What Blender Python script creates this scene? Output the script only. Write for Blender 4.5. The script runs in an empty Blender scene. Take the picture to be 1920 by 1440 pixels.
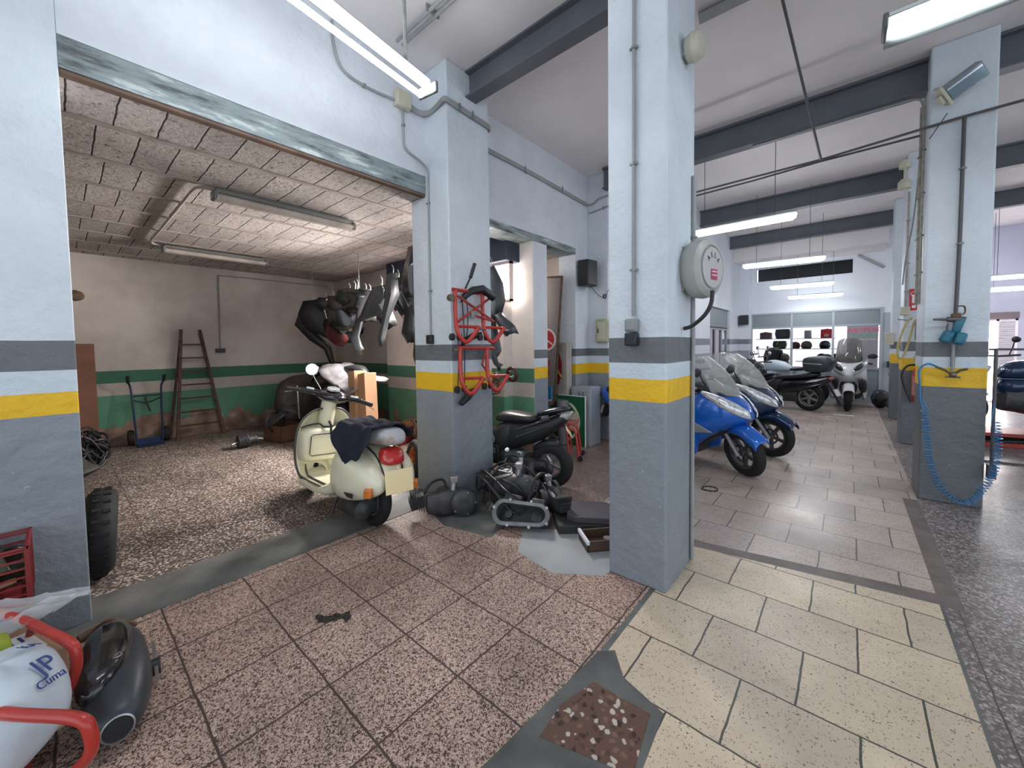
import bpy, bmesh, math, random
from mathutils import Vector, Matrix, Euler
from math import sin, cos, pi, radians
RN = random.Random(7)
COL = bpy.context.scene.collection
V = Vector

# ---------------------------------------------------------------- materials
def nt(name):
    m = bpy.data.materials.new(name); m.use_nodes = True
    t = m.node_tree; b = t.nodes['Principled BSDF']
    return m, t, b
def nd(t, kind, **kw):
    n = t.nodes.new(kind)
    for k, v in kw.items():
        if k in n.inputs: n.inputs[k].default_value = v
        else: setattr(n, k, v)
    return n
def rgba(c): return (c[0], c[1], c[2], 1)
def ramp(t, fac, stops, mode='LINEAR'):
    r = t.nodes.new('ShaderNodeValToRGB'); r.color_ramp.interpolation = mode
    el = r.color_ramp.elements
    while len(el) < len(stops): el.new(.5)
    for e, (p, c) in zip(el, stops): e.position = p; e.color = rgba(c) if len(c) == 3 else c
    t.links.new(fac, r.inputs['Fac']); return r
def mix(t, fac, a, b, mode='MIX'):
    m = t.nodes.new('ShaderNodeMix'); m.data_type = 'RGBA'; m.blend_type = mode
    for s, v in ((m.inputs[0], fac), (m.inputs[6], a), (m.inputs[7], b)):
        if isinstance(v, (int, float)): s.default_value = v
        elif isinstance(v, tuple): s.default_value = rgba(v)
        else: t.links.new(v, s)
    return m.outputs[2]
def worldpos(t, obj=False):
    if obj: return t.nodes.new('ShaderNodeTexCoord').outputs['Object']
    return t.nodes.new('ShaderNodeNewGeometry').outputs['Position']
def bump(t, b, h, strength=.3, dist=.01):
    n = nd(t, 'ShaderNodeBump', Strength=strength, Distance=dist)
    t.links.new(h, n.inputs['Height']); t.links.new(n.outputs[0], b.inputs['Normal'])
_mc = {}
def mat(name, col, rough=.5, metal=0., var=.12, vs=6., coat=0., trans=0., emit=0., alpha=1., bmp=0., col2=None, lo=.35, hi=.65, ior=1.45):
    if name in _mc: return _mc[name]
    m, t, b = nt(name)
    b.inputs['Base Color'].default_value = rgba(col)
    b.inputs['Roughness'].default_value = rough; b.inputs['Metallic'].default_value = metal
    b.inputs['Coat Weight'].default_value = coat; b.inputs['Transmission Weight'].default_value = trans
    b.inputs['Alpha'].default_value = alpha; b.inputs['IOR'].default_value = ior
    if emit:
        b.inputs['Emission Color'].default_value = rgba(col); b.inputs['Emission Strength'].default_value = emit
    elif var or bmp:
        n = nd(t, 'ShaderNodeTexNoise', Scale=vs, Detail=4.)
        t.links.new(worldpos(t, True), n.inputs['Vector'])
        c2 = col2 or tuple(c * (1 - var) for c in col)
        r = ramp(t, n.outputs['Fac'], [(lo, c2), (hi, col)])
        t.links.new(r.outputs[0], b.inputs['Base Color'])
        if bmp: bump(t, b, n.outputs['Fac'], bmp, .01)
    _mc[name] = m; return m

# ---------------------------------------------------------------- mesh builder
class MB:
    def __init__(s, M=None):
        s.bm = bmesh.new(); s.M = M or Matrix()
    def vs(s, pts): return [s.bm.verts.new(s.M @ V(p)) for p in pts]
    def f(s, vs):
        try: return s.bm.faces.new(vs)
        except ValueError: return None
    def poly(s, pts): s.f(s.vs(pts)); return s
    def box(s, x0, x1, y0, y1, z0, z1, T=None):
        p = [(x, y, z) for x in (x0, x1) for y in (y0, y1) for z in (z0, z1)]
        if T is not None: p = [T @ V(q) for q in p]
        v = s.vs(p)
        for q in ((0, 1, 3, 2), (4, 6, 7, 5), (0, 4, 5, 1), (2, 3, 7, 6), (0, 2, 6, 4), (1, 5, 7, 3)): s.f([v[i] for i in q])
        return s
    def cbox(s, c, d, rot=(0, 0, 0)):
        T = Matrix.Translation(c) @ Euler(rot).to_matrix().to_4x4()
        return s.box(-d[0]/2, d[0]/2, -d[1]/2, d[1]/2, -d[2]/2, d[2]/2, T)
    def rings(s, R, cap=True, close=True, loop=False):
        rv = [s.vs(r) for r in R]; n = len(rv[0])
        pairs = list(zip(rv, rv[1:])) + ([(rv[-1], rv[0])] if loop else [])
        for a, b in pairs:
            for i in range(n if close else n - 1):
                j = (i + 1) % n; s.f([a[i], a[j], b[j], b[i]])
        if cap and close and not loop: s.f(rv[0][::-1]); s.f(rv[-1])
        return s
    def tube(s, pts, r, n=8, loop=False, cap=True, flat=1.):
        pts = [V(p) for p in pts]; R = []; k = len(pts); up = None
        for i, p in enumerate(pts):
            a = pts[(i - 1) % k] if (loop or i) else p; b = pts[(i + 1) % k] if (loop or i < k - 1) else p
            d = (b - a)
            if d.length < 1e-9: d = V((0, 0, 1))
            d.normalize()
            if up is None: up = V((0, 0, 1)) if abs(d.z) < .9 else V((1, 0, 0))
            x = d.cross(up)
            if x.length < 1e-6: x = d.orthogonal()
            x.normalize(); y = x.cross(d).normalized(); up = y
            rr = r[i] if isinstance(r, (list, tuple)) else r
            R.append([p + x * rr * cos(2*pi*q/n) + y * rr * flat * sin(2*pi*q/n) for q in range(n)])
        return s.rings(R, cap, True, loop)
    def cyl(s, a, b, r, n=16, r2=None): return s.tube([a, b], [r, r if r2 is None else r2], n)
    def lathe(s, prof, c=(0, 0, 0), ax=(0, 0, 1), n=24, loop=False, cap=True):
        ax = V(ax).normalized(); x = ax.orthogonal().normalized(); y = ax.cross(x); c = V(c)
        R = [[c + ax * h + (x * cos(2*pi*q/n) + y * sin(2*pi*q/n)) * max(r, 1e-4) for q in range(n)] for r, h in prof]
        return s.rings(R, cap, True, loop)
    def torus(s, c, ax, R, r, n=24, m=8, flat=1.):
        return s.lathe([(R + r * cos(2*pi*k/m), r * flat * sin(2*pi*k/m)) for k in range(m)], c, ax, n, loop=True)
    def ell(s, c, r, n=14, m=9, T=None, pw=1.):
        c = V(c); R = []
        for i in range(m + 1):
            a = -pi/2 + pi*i/m; ca = max(cos(a), 1e-3) ** pw
            ring = [V((r[0]*ca*cos(2*pi*q/n), r[1]*ca*sin(2*pi*q/n), r[2]*sin(a))) for q in range(n)]
            R.append([c + ((T @ p) if T is not None else p) for p in ring])
        return s.rings(R)
    def prism(s, out, fn, d0, d1):
        a = s.vs([fn(u, v, d0) for u, v in out]); b = s.vs([fn(u, v, d1) for u, v in out]); n = len(out)
        s.f(a[::-1]); s.f(b)
        for i in range(n): j = (i + 1) % n; s.f([a[i], a[j], b[j], b[i]])
        return s
    def hull(s, secs, n=20):
        """superellipse cross-sections: (x_low, x_high, z_low, z_high, half_width[, power[, y_centre]])"""
        R = []
        for q in secs:
            xb, xt, zb, zt, w = q[:5]; pw = q[5] if len(q) > 5 else 2.4; yc = q[6] if len(q) > 6 else 0
            ring = []
            for k in range(n):
                a = 2*pi*k/n; ca, sa = cos(a), sin(a)
                y = w * math.copysign(abs(ca) ** (2/pw), ca); tz = (math.copysign(abs(sa) ** (2/pw), sa) + 1) / 2
                ring.append((xb + (xt - xb) * tz, yc + y, zb + (zt - zb) * tz))
            R.append(ring)
        return s.rings(R)
    def strip(s, A, B, n=6, bulge=(0, 0, 0)):
        bu = V(bulge); R = []
        for a, b in zip(A, B):
            R.append([V(a).lerp(V(b), k/n) + bu * sin(pi*k/n) for k in range(n + 1)])
        return s.rings(R, False, False)
    def done(s, name, m, parent=None, smooth=True, bevel=0., sub=0, solid=0., recentre=True, seg=2, jag=0., off=0.):
        bm = s.bm
        if jag:
            for v in bm.verts: v.co += V((RN.uniform(-1, 1), RN.uniform(-1, 1), RN.uniform(-1, 1))) * jag
        bmesh.ops.recalc_face_normals(bm, faces=bm.faces)
        if smooth:
            for f in bm.faces: f.smooth = True
        me = bpy.data.meshes.new(name); loc = V((0, 0, 0))
        if parent is None and recentre and len(bm.verts):
            xs = [v.co for v in bm.verts]
            loc = V(((min(p.x for p in xs) + max(p.x for p in xs))/2, (min(p.y for p in xs) + max(p.y for p in xs))/2, min(p.z for p in xs)))
            for v in bm.verts: v.co -= loc
        bm.to_mesh(me); bm.free(); me.materials.append(m)
        o = bpy.data.objects.new(name, me); COL.objects.link(o); o.location = loc
        if parent is not None: o.parent = parent
        if solid:
            q = o.modifiers.new('s', 'SOLIDIFY'); q.thickness = solid; q.offset = off
        if bevel:
            q = o.modifiers.new('b', 'BEVEL'); q.width = bevel; q.segments = seg; q.limit_method = 'ANGLE'; q.angle_limit = radians(40)
        if sub:
            q = o.modifiers.new('u', 'SUBSURF'); q.levels = sub; q.render_levels = sub
        elif smooth:
            try: me.set_sharp_from_angle(angle=radians(38))
            except Exception: pass
        return o

def tag(o, label, cat, group=None, kind=None):
    o['label'] = label; o['category'] = cat
    if group: o['group'] = group
    if kind: o['kind'] = kind
    return o
def struct(o): o['kind'] = 'structure'; return o
def thing(name, label, cat, loc=(0, 0, 0), rz=0., group=None):
    o = bpy.data.objects.new(name, None); COL.objects.link(o); o.empty_display_size = .1
    o.location = loc; o.rotation_euler = (0, 0, rz)
    o['label'] = label; o['category'] = cat
    if group: o['group'] = group
    return o
def at(root):          # matrix that lets parts be given in room coordinates
    return (Matrix.Translation(root.location) @ root.rotation_euler.to_matrix().to_4x4()).inverted()
def dup(root, loc=None, rz=None, label=None):
    r = root.copy(); COL.objects.link(r)
    if loc is not None: r.location = loc
    if rz is not None: r.rotation_euler = (0, 0, rz)
    if label: r['label'] = label
    for ch in list(root.children):
        c = ch.copy(); COL.objects.link(c); c.parent = r
        for g in ch.children:
            d = g.copy(); COL.objects.link(d); d.parent = c
    return r
def text(body, size, T, m, name, parent=None, ext=.002, shear=0., sx=1., align='CENTER'):
    cu = bpy.data.curves.new(name, 'FONT'); cu.body = body; cu.size = size; cu.extrude = ext; cu.shear = shear
    cu.align_x = align; cu.align_y = 'CENTER'
    o = bpy.data.objects.new(name, cu); COL.objects.link(o)
    bpy.context.view_layer.update()
    me = bpy.data.meshes.new_from_object(o.evaluated_get(bpy.context.evaluated_depsgraph_get()))
    bpy.data.objects.remove(o); bpy.data.curves.remove(cu)
    me.transform(T @ Matrix.Diagonal((sx, 1, 1, 1))); me.materials.clear(); me.materials.append(m)
    ob = bpy.data.objects.new(name, me); COL.objects.link(ob)
    if parent is not None: ob.parent = parent
    return ob
def frame(o, x, y):    # matrix with origin o, text direction x, text up y
    x = V(x).normalized(); y = V(y); z = x.cross(y).normalized(); y = z.cross(x)
    return Matrix(((x.x, y.x, z.x, o[0]), (x.y, y.y, z.y, o[1]), (x.z, y.z, z.z, o[2]), (0, 0, 0, 1)))
def smoothpath(pts, k=6):
    P = [V(p) for p in pts]; out = []
    for i in range(len(P) - 1):
        a, b, c, d = P[max(i-1, 0)], P[i], P[i+1], P[min(i+2, len(P)-1)]
        for j in range(k):
            t = j / k
            out.append(.5*((2*b) + (c - a)*t + (2*a - 5*b + 4*c - d)*t*t + (3*b - a - 3*c + d)*t**3))
    out.append(P[-1]); return out
# ---------------------------------------------------------------- surface materials
def paint_bands(name, bands, base=(.62, .69, .74), dirt=.13, bumpy=.55, wob=.004):
    """bands: [(z_top, colour)...] from the ground up, above the last one the base paint"""
    m, t, b = nt(name); pos = worldpos(t)
    sx = t.nodes.new('ShaderNodeSeparateXYZ'); t.links.new(pos, sx.inputs[0])
    n = nd(t, 'ShaderNodeTexNoise', Scale=7., Detail=3.); t.links.new(pos, n.inputs['Vector'])
    a = nd(t, 'ShaderNodeMath', operation='MULTIPLY_ADD'); a.inputs[1].default_value = wob; t.links.new(n.outputs['Fac'], a.inputs[0]); t.links.new(sx.outputs['Z'], a.inputs[2])
    d = nd(t, 'ShaderNodeMath', operation='DIVIDE'); t.links.new(a.outputs[0], d.inputs[0]); d.inputs[1].default_value = 5.
    stops = []; z = 0.
    for zt, c in bands: stops.append((z/5., c)); z = zt
    stops.append((z/5., base))
    r = ramp(t, d.outputs[0], stops, 'CONSTANT')
    n2 = nd(t, 'ShaderNodeTexNoise', Scale=2.2, Detail=8., Roughness=.62); t.links.new(pos, n2.inputs['Vector'])
    r2 = ramp(t, n2.outputs['Fac'], [(.3, (1 - dirt, 1 - dirt, 1 - dirt)), (.62, (1, 1, 1))])
    c = mix(t, 1., r.outputs[0], r2.outputs[0], 'MULTIPLY')
    # scuffs, chips: small pale specks on the grey dado
    n3 = nd(t, 'ShaderNodeTexNoise', Scale=26., Detail=5., Roughness=.75); t.links.new(pos, n3.inputs['Vector'])
    r3 = ramp(t, n3.outputs['Fac'], [(.66, (0, 0, 0)), (.70, (1, 1, 1))])
    lt = nd(t, 'ShaderNodeMath', operation='LESS_THAN'); t.links.new(sx.outputs['Z'], lt.inputs[0]); lt.inputs[1].default_value = .9
    mm = nd(t, 'ShaderNodeMath', operation='MULTIPLY'); t.links.new(lt.outputs[0], mm.inputs[0]); t.links.new(r3.outputs[0], mm.inputs[1])
    c = mix(t, mm.outputs[0], c, (.62, .66, .68)); t.links.new(c, b.inputs['Base Color'])
    b.inputs['Roughness'].default_value = .5
    n4 = nd(t, 'ShaderNodeTexNoise', Scale=11., Detail=6., Roughness=.6); t.links.new(pos, n4.inputs['Vector'])
    bump(t, b, n4.outputs['Fac'], bumpy, .03)
    return m
GREY = (.25, .28, .315); DGREY = (.15, .16, .175); YEL = (.83, .50, .015); WHT = (.62, .70, .77)
GRN = (.085, .26, .175); CRM = (.60, .55, .50)
def band(a, b_, c, d_, base=(.66, .72, .78), g=GREY): return [(a, g), (b_, YEL), (c, WHT), (d_, DGREY)], base
mPier = paint_bands('pier_paint', *band(1.163, 1.288, 1.405, 1.553))
mCen = paint_bands('central_pillar_paint', *band(1.142, 1.28, 1.375, 1.524))
mP2 = paint_bands('second_pillar_paint', *band(1.07, 1.25, 1.35, 1.51))
mRow = paint_bands('row_pillar_paint', *band(1.065, 1.249, 1.347, 1.473, g=(.15, .16, .175)))
mWallA = paint_bands('wall_paint_striped', *band(1.05, 1.21, 1.31, 1.44, (.68, .72, .78)))
mWall = paint_bands('hall_wall_paint', [(1.25, (.30, .33, .37)), (1.27, (.30, .33, .37)), (1.45, (.62, .66, .72)), (1.6, (.2, .22, .25))], (.70, .74, .80), .06, .1)
mFarW = paint_bands('far_wall_paint', [(2.15, (.36, .40, .44))], (.70, .74, .80), .05, .1)
mCeil = mat('ceiling_plaster', (.83, .785, .785), .8, var=.1, vs=1.1, bmp=.12)
def green_wall():
    m, t, b = nt('green_striped_plaster'); pos = worldpos(t)
    sx = t.nodes.new('ShaderNodeSeparateXYZ'); t.links.new(pos, sx.inputs[0])
    d = nd(t, 'ShaderNodeMath', operation='DIVIDE'); t.links.new(sx.outputs['Z'], d.inputs[0]); d.inputs[1].default_value = 5.
    r = ramp(t, d.outputs[0], [(0, (.13, .34, .22)), (.80/5, CRM), (.98/5, (.065, .21, .135)), (1.19/5, (.72, .66, .62))], 'CONSTANT')
    # plaster fallen away low on the back wall
    n = nd(t, 'ShaderNodeTexNoise', Scale=1.7, Detail=6., Roughness=.55); t.links.new(pos, n.inputs['Vector'])
    a = nd(t, 'ShaderNodeMath', operation='MULTIPLY_ADD'); a.inputs[1].default_value = 1.25; a.inputs[2].default_value = -.28; t.links.new(n.outputs['Fac'], a.inputs[0])
    g = nd(t, 'ShaderNodeMath', operation='SUBTRACT'); t.links.new(a.outputs[0], g.inputs[0]); t.links.new(sx.outputs['Z'], g.inputs[1])
    fac = ramp(t, g.outputs[0], [(0., (0, 0, 0)), (.01, (1, 1, 1))], 'LINEAR')
    n2 = nd(t, 'ShaderNodeTexNoise', Scale=5., Detail=6.); t.links.new(pos, n2.inputs['Vector'])
    ex = ramp(t, n2.outputs['Fac'], [(.35, (.20, .13, .10)), (.6, (.36, .25, .19)), (.72, (.55, .45, .38))])
    c = mix(t, fac.outputs[0], r.outputs[0], ex.outputs[0])
    n3 = nd(t, 'ShaderNodeTexNoise', Scale=1.4, Detail=7., Roughness=.6); t.links.new(pos, n3.inputs['Vector'])
    r3 = ramp(t, n3.outputs['Fac'], [(.3, (.72, .70, .69)), (.65, (1, 1, 1))])
    c = mix(t, 1., c, r3.outputs[0], 'MULTIPLY'); t.links.new(c, b.inputs['Base Color']); b.inputs['Roughness'].default_value = .75
    s = nd(t, 'ShaderNodeMath', operation='MULTIPLY_ADD'); s.inputs[1].default_value = -.5; t.links.new(fac.outputs[0], s.inputs[0]); t.links.new(n2.outputs['Fac'], s.inputs[2])
    bump(t, b, s.outputs[0], .35, .015)
    return m
mGreen = green_wall()
def terrazzo(name, ground, chips, scale, thr=.42, tile=None, offset=0., ox=0., oy=0., joint=(.10, .085, .08), msz=.006, rough=.35, tint=None, stain=.25, spar=None):
    m, t, b = nt(name); pos = worldpos(t)
    nz = nd(t, 'ShaderNodeTexNoise', Scale=scale*.8, Detail=1.); t.links.new(pos, nz.inputs['Vector'])
    wv = mix(t, .03, pos, nz.outputs['Color'], 'ADD')
    v = nd(t, 'ShaderNodeTexVoronoi', Scale=scale); t.links.new(wv, v.inputs['Vector'])
    mask = ramp(t, v.outputs['Distance'], [(thr, (1, 1, 1)), (thr + .08, (0, 0, 0))])
    ws = nd(t, 'ShaderNodeSeparateXYZ'); t.links.new(v.outputs['Color'], ws.inputs[0])
    cc = ramp(t, ws.outputs['X'], [(k / len(chips), c) for k, c in enumerate(chips)], 'CONSTANT')
    c = mix(t, mask.outputs[0], ground, cc.outputs[0])
    if spar:   # keep only a share of the chips
        gt = nd(t, 'ShaderNodeMath', operation='GREATER_THAN'); t.links.new(ws.outputs['Y'], gt.inputs[0]); gt.inputs[1].default_value = 1 - spar
        mu = nd(t, 'ShaderNodeMath', operation='MULTIPLY'); t.links.new(gt.outputs[0], mu.inputs[0]); t.links.new(mask.outputs[0], mu.inputs[1])
        c = mix(t, mu.outputs[0], ground, cc.outputs[0])
    if tile:
        mp = nd(t, 'ShaderNodeMapping'); mp.inputs['Location'].default_value = (-ox, -oy, 0); t.links.new(pos, mp.inputs['Vector'])
        br = nd(t, 'ShaderNodeTexBrick', Scale=1.); br.offset = offset; br.squash = 1.
        br.inputs['Brick Width'].default_value = tile[0]; br.inputs['Row Height'].default_value = tile[1]
        br.inputs['Mortar Size'].default_value = msz; br.inputs['Mortar Smooth'].default_value = .3
        br.inputs['Color1'].default_value = rgba(tint[0] if tint else (1, 1, 1)); br.inputs['Color2'].default_value = rgba(tint[1] if tint else (.8, .78, .78)); br.inputs['Mortar'].default_value = (1, 1, 1, 1)
        jn = nd(t, 'ShaderNodeTexNoise', Scale=7., Detail=4.); t.links.new(pos, jn.inputs['Vector'])
        jv = mix(t, .014, mp.outputs[0], jn.outputs['Color'], 'ADD'); t.links.new(jv, br.inputs['Vector'])
        c = mix(t, 1., c, br.outputs['Color'], 'MULTIPLY'); c = mix(t, br.outputs['Fac'], c, joint)
    ns = nd(t, 'ShaderNodeTexNoise', Scale=1.6, Detail=7., Roughness=.62); t.links.new(pos, ns.inputs['Vector'])
    rs = ramp(t, ns.outputs['Fac'], [(.3, (1 - stain,) * 3), (.62, (1, 1, 1))])
    c = mix(t, 1., c, rs.outputs[0], 'MULTIPLY')
    t.links.new(c, b.inputs['Base Color'])
    rr = ramp(t, ns.outputs['Fac'], [(.3, (rough + .12,) * 3), (.7, (rough - .05,) * 3)]); t.links.new(rr.outputs[0], b.inputs['Roughness'])
    b.inputs['Specular IOR Level'].default_value = .35
    return m
mPink = terrazzo('pink_terrazzo', (.10, .06, .05), [(.64, .46, .38), (.76, .57, .48), (.52, .36, .29), (.70, .52, .43)], 112, .54, (.405, .399), 0., -.1, -.065, joint=(.085, .058, .048), msz=.0055, stain=.42, tint=((1, 1, 1), (.86, .83, .82)), rough=.5)
mPale = terrazzo('cream_terrazzo', (.76, .63, .46), [(.16, .13, .11), (.38, .31, .23)], 95, .28, (.40, .37), .5, -.13, .08, joint=(.085, .08, .07), msz=.005, tint=((1, 1, 1), (.80, .80, .84)), rough=.33, spar=.45, stain=.30)
mPale2 = terrazzo('worn_terrazzo', (.62, .535, .475), [(.28, .23, .20), (.42, .35, .30)], 90, .34, (.40, .39), .5, .08, 0., joint=(.13, .11, .10), msz=.005, tint=((1, .97, .93), (.76, .74, .75)), rough=.3, spar=.6, stain=.3)
mDark = terrazzo('back_room_terrazzo', (.11, .088, .078), [(.60, .56, .51), (.34, .28, .25), (.50, .42, .37), (.16, .12, .10)], 58, .44, (.40, .40), 0., 0, 0, joint=(.05, .045, .04), msz=.003, tint=((1, 1, 1), (.8, .76, .74)), rough=.45, stain=.35)
mBrown = terrazzo('brown_terrazzo', (.26, .19, .165), [(.55, .46, .41), (.33, .25, .22), (.24, .17, .15)], 48, .33, (.4, .4), 0., 0, 0, joint=(.12, .09, .08), msz=.002, rough=.45)
mRight = terrazzo('grey_terrazzo', (.16, .135, .13), [(.40, .365, .35), (.48, .44, .42), (.32, .28, .27), (.20, .17, .16)], 62, .50, (.6, .6), 0., .5, .2, joint=(.08, .07, .07), msz=.004, tint=((1, 1, 1), (.87, .86, .86)), rough=.28)
mRed = terrazzo('red_brown_terrazzo', (.14, .075, .055), [(.05, .03, .025), (.20, .12, .09), (.55, .5, .45), (.09, .05, .04)], 34, .36, rough=.4)
mCem = mat('grey_cement', (.155, .16, .155), .62, var=.5, vs=4., bmp=.25)
mCem2 = mat('smooth_pale_cement', (.36, .385, .40), .5, var=.2, vs=3.)
mBrnS = mat('brown_joint_strip', (.19, .155, .14), .5, var=.3, vs=9.)
mSteel = mat('grey_beam_paint', (.12, .13, .15), .5, var=.12, vs=4.)
def lintel_mat():
    m, t, b = nt('scraped_lintel'); pos = worldpos(t)
    mp = nd(t, 'ShaderNodeMapping'); mp.inputs['Scale'].default_value = (1, .8, 5); t.links.new(pos, mp.inputs['Vector'])
    n = nd(t, 'ShaderNodeTexNoise', Scale=3.2, Detail=8., Roughness=.65); t.links.new(mp.outputs[0], n.inputs['Vector'])
    r = ramp(t, n.outputs['Fac'], [(.36, (.075, .085, .085)), (.45, (.20, .24, .25)), (.56, (.27, .32, .33)), (.60, (.48, .53, .52)), (.72, (.56, .60, .58))])
    t.links.new(r.outputs[0], b.inputs['Base Color']); b.inputs['Roughness'].default_value = .6; return m
mLint = lintel_mat()
mBlock = None
def block_mat():
    m, t, b = nt('concrete_ceiling_block'); pos = worldpos(t)
    mp = nd(t, 'ShaderNodeMapping'); mp.inputs['Rotation'].default_value = (0, 0, pi/2); mp.inputs['Location'].default_value = (0, 3.72, 0); t.links.new(pos, mp.inputs['Vector'])
    nz = nd(t, 'ShaderNodeTexNoise', Scale=9., Detail=5.); t.links.new(pos, nz.inputs['Vector'])
    wv = mix(t, .018, mp.outputs[0], nz.outputs['Color'], 'ADD')
    br = nd(t, 'ShaderNodeTexBrick', Scale=1.); br.offset = .35; br.inputs['Brick Width'].default_value = .212; br.inputs['Row Height'].default_value = .68
    br.inputs['Mortar Size'].default_value = .007; br.inputs['Mortar Smooth'].default_value = .6
    br.inputs['Color1'].default_value = (.58, .54, .52, 1); br.inputs['Color2'].default_value = (.47, .44, .43, 1); br.inputs['Mortar'].default_value = (.02, .015, .012, 1)
    t.links.new(wv, br.inputs['Vector'])
    n2 = nd(t, 'ShaderNodeTexNoise', Scale=26., Detail=5., Roughness=.7); t.links.new(pos, n2.inputs['Vector'])
    r2 = ramp(t, n2.outputs['Fac'], [(.33, (.35, .33, .32)), (.45, (.95, .93, .92)), (.7, (1.1, 1.1, 1.1))])
    c = mix(t, 1., br.outputs['Color'], r2.outputs[0], 'MULTIPLY')
    n3 = nd(t, 'ShaderNodeTexNoise', Scale=1.1, Detail=4.); t.links.new(pos, n3.inputs['Vector'])
    r3 = ramp(t, n3.outputs['Fac'], [(.35, (.75, .73, .72)), (.6, (1, 1, 1))]); c = mix(t, 1., c, r3.outputs[0], 'MULTIPLY')
    t.links.new(c, b.inputs['Base Color']); b.inputs['Roughness'].default_value = .9
    iv = nd(t, 'ShaderNodeMath', operation='SUBTRACT'); t.links.new(n2.outputs['Fac'], iv.inputs[0]); t.links.new(br.outputs['Fac'], iv.inputs[1])
    bump(t, b, iv.outputs[0], .6, .015); return m
mBlock = block_mat()
mJoist = mat('joist_paint', (.42, .36, .33), .75, var=.25, vs=8.)
mMud = mat('brown_plaster_edge', (.20, .13, .10), .9, var=.4, vs=5.)
mAlu = mat('grey_office_frame', (.36, .40, .43), .4, var=.04)
mAluP = mat('grey_office_panel', (.235, .275, .30), .45, var=.08, vs=2.)
mWhiteP = mat('shop_white', (.88, .82, .86), .6, var=.03)
mGlass = mat('window_glass', (.95, .97, 1.), .02, var=0, trans=1., ior=1.02)
mDayl = mat('daylight_pane', (1., .93, .90), .5, emit=9.)
mBlackV = mat('black_void', (.012, .013, .016), .5, var=0)  # flat black surface colour standing in for the darkness inside openings
mShutter = mat('roller_shutter', (.62, .58, .64), .5, var=.1)

# ---------------------------------------------------------------- the room
mTube = mat('lit_tube', (.93, .97, 1.), .5, emit=26.)
mTubeS = mat('lit_diffuser', (.95, .96, 1.), .5, emit=24.)
mRefl = mat('lamp_reflector', (.36, .42, .42), .4, var=.1)
mLampW = mat('lamp_white', (.70, .74, .74), .4, var=.1)
mLampG = mat('lamp_end_grey', (.16, .17, .16), .45, var=.2)
mGalv = mat('galvanised', (.28, .29, .28), .4, .3, var=.25, vs=12.)
mPipe = mat('painted_conduit', (.33, .34, .34), .45, var=.15)
mDkPipe = mat('dark_pipe', (.10, .095, .10), .5, var=.2)
mOffD = mat('dusty_diffuser', (.44, .39, .36), .45, var=.25, vs=5.)
ZC = 4.15
def slab(name, x0, x1, y0, y1, m, z=0., th=.06):
    return struct(MB().box(x0, x1, y0, y1, z - th, z).done(name, m, smooth=False))
def blk(name, x0, x1, y0, y1, z0, z1, m, bevel=.006):
    return struct(MB().box(x0, x1, y0, y1, z0, z1).done(name, m, smooth=False, bevel=bevel))
slab('floor', -3.0, -.895, -4.5, 2.5, mPink)
slab('floor', -3.45, -1.75, 2.5, 5.6, mBrown); slab('floor', -1.75, -1.0, 2.98, 5.6, mPale2); slab('floor', -1.75, -1.0, 2.5, 2.98, mBrown)
slab('floor', -9.2, -3.45, -3., 5.6, mDark)
slab('floor', -3.45, -3.0, -4.5, 2.5, mCem, .004)
slab('floor', -.895, -.865, -4.5, 2.5, mCem)
slab('floor', -.865, .42, -4.5, 2.98, mPale)
slab('floor', -1.0, -.865, 2.5, 2.98, mCem)
struct(MB().prism([(-1.0, 2.98), (.42, 2.98), (.42, 3.2), (-1.0, 2.98)][:3], lambda u, v, d: (u, v, d), -.06, 0.).done('floor', mPale, smooth=False))
struct(MB().prism([(-1.0, 2.98), (.42, 3.2), (.42, 3.33), (-1.0, 3.08)], lambda u, v, d: (u, v, d), -.06, 0.).done('floor', mBrnS, smooth=False))
struct(MB().prism([(-1.0, 3.08), (.42, 3.33), (.42, 5.6), (-1.0, 5.6)], lambda u, v, d: (u, v, d), -.06, 0.).done('floor', mPale2, smooth=False))
slab('floor', -3.45, .42, 5.6, 13., mPale2)
slab('floor', .42, .435, -4.5, 3.2, mCem); slab('floor', .435, .52, -4.5, 3.2, mRight); slab('floor', .42, .52, 3.2, 5.2, mBrnS)
slab('floor', .42, .52, 5.2, 13., mPale2)
slab('floor', .52, 7., -4.5, 16., mRight)
# patches laid into the tiles
def patch(name, pts, m, z=.003):
    return struct(MB().prism(pts, lambda u, v, d: (u, v, d), -.02, z).done(name, m, smooth=False))
patch('floor_patch', [(-.87, 1.14), (-.54, 1.24), (-.58, 1.50), (-.83, 1.49), (-.88, 1.3)], mRed)
patch('floor_patch', [(-1.0, .5), (-.80, .9), (-.72, 1.08), (-.52, 1.24), (-.54, 1.54), (-.74, 1.60), (-.84, 1.72), (-.90, 1.66), (-.93, 1.3)], mCem, .0015)
patch('floor_patch', [(-1.98, 2.42), (-1.80, 2.12), (-1.45, 2.06), (-1.17, 2.25), (-1.17, 2.6), (-1.5, 2.8)], mCem2, .002)
patch('floor_patch', [(-3.0, 2.2), (-2.55, 2.05), (-2.1, 2.15), (-2.2, 2.6), (-2.84, 2.75), (-3.1, 2.4)], mCem, .0022)
# ceiling of the hall, back-room ceiling with its joists
struct(MB().box(-3.45, 7., -4.5, 14.7, ZC, ZC + .15).done('ceiling', mCeil, smooth=False))
bc = MB().box(-9.2, -3.235, -3., 5.6, 2.985, 3.2)
struct(bc.done('ceiling', mBlock, smooth=False))
jo = MB()
for k in range(8): jo.box(-3.75 - .68*k, -3.69 - .68*k, -3., 5.6, 2.976, 2.99)
struct(jo.done('ceiling_trim', mJoist, smooth=False, bevel=.006))
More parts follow.
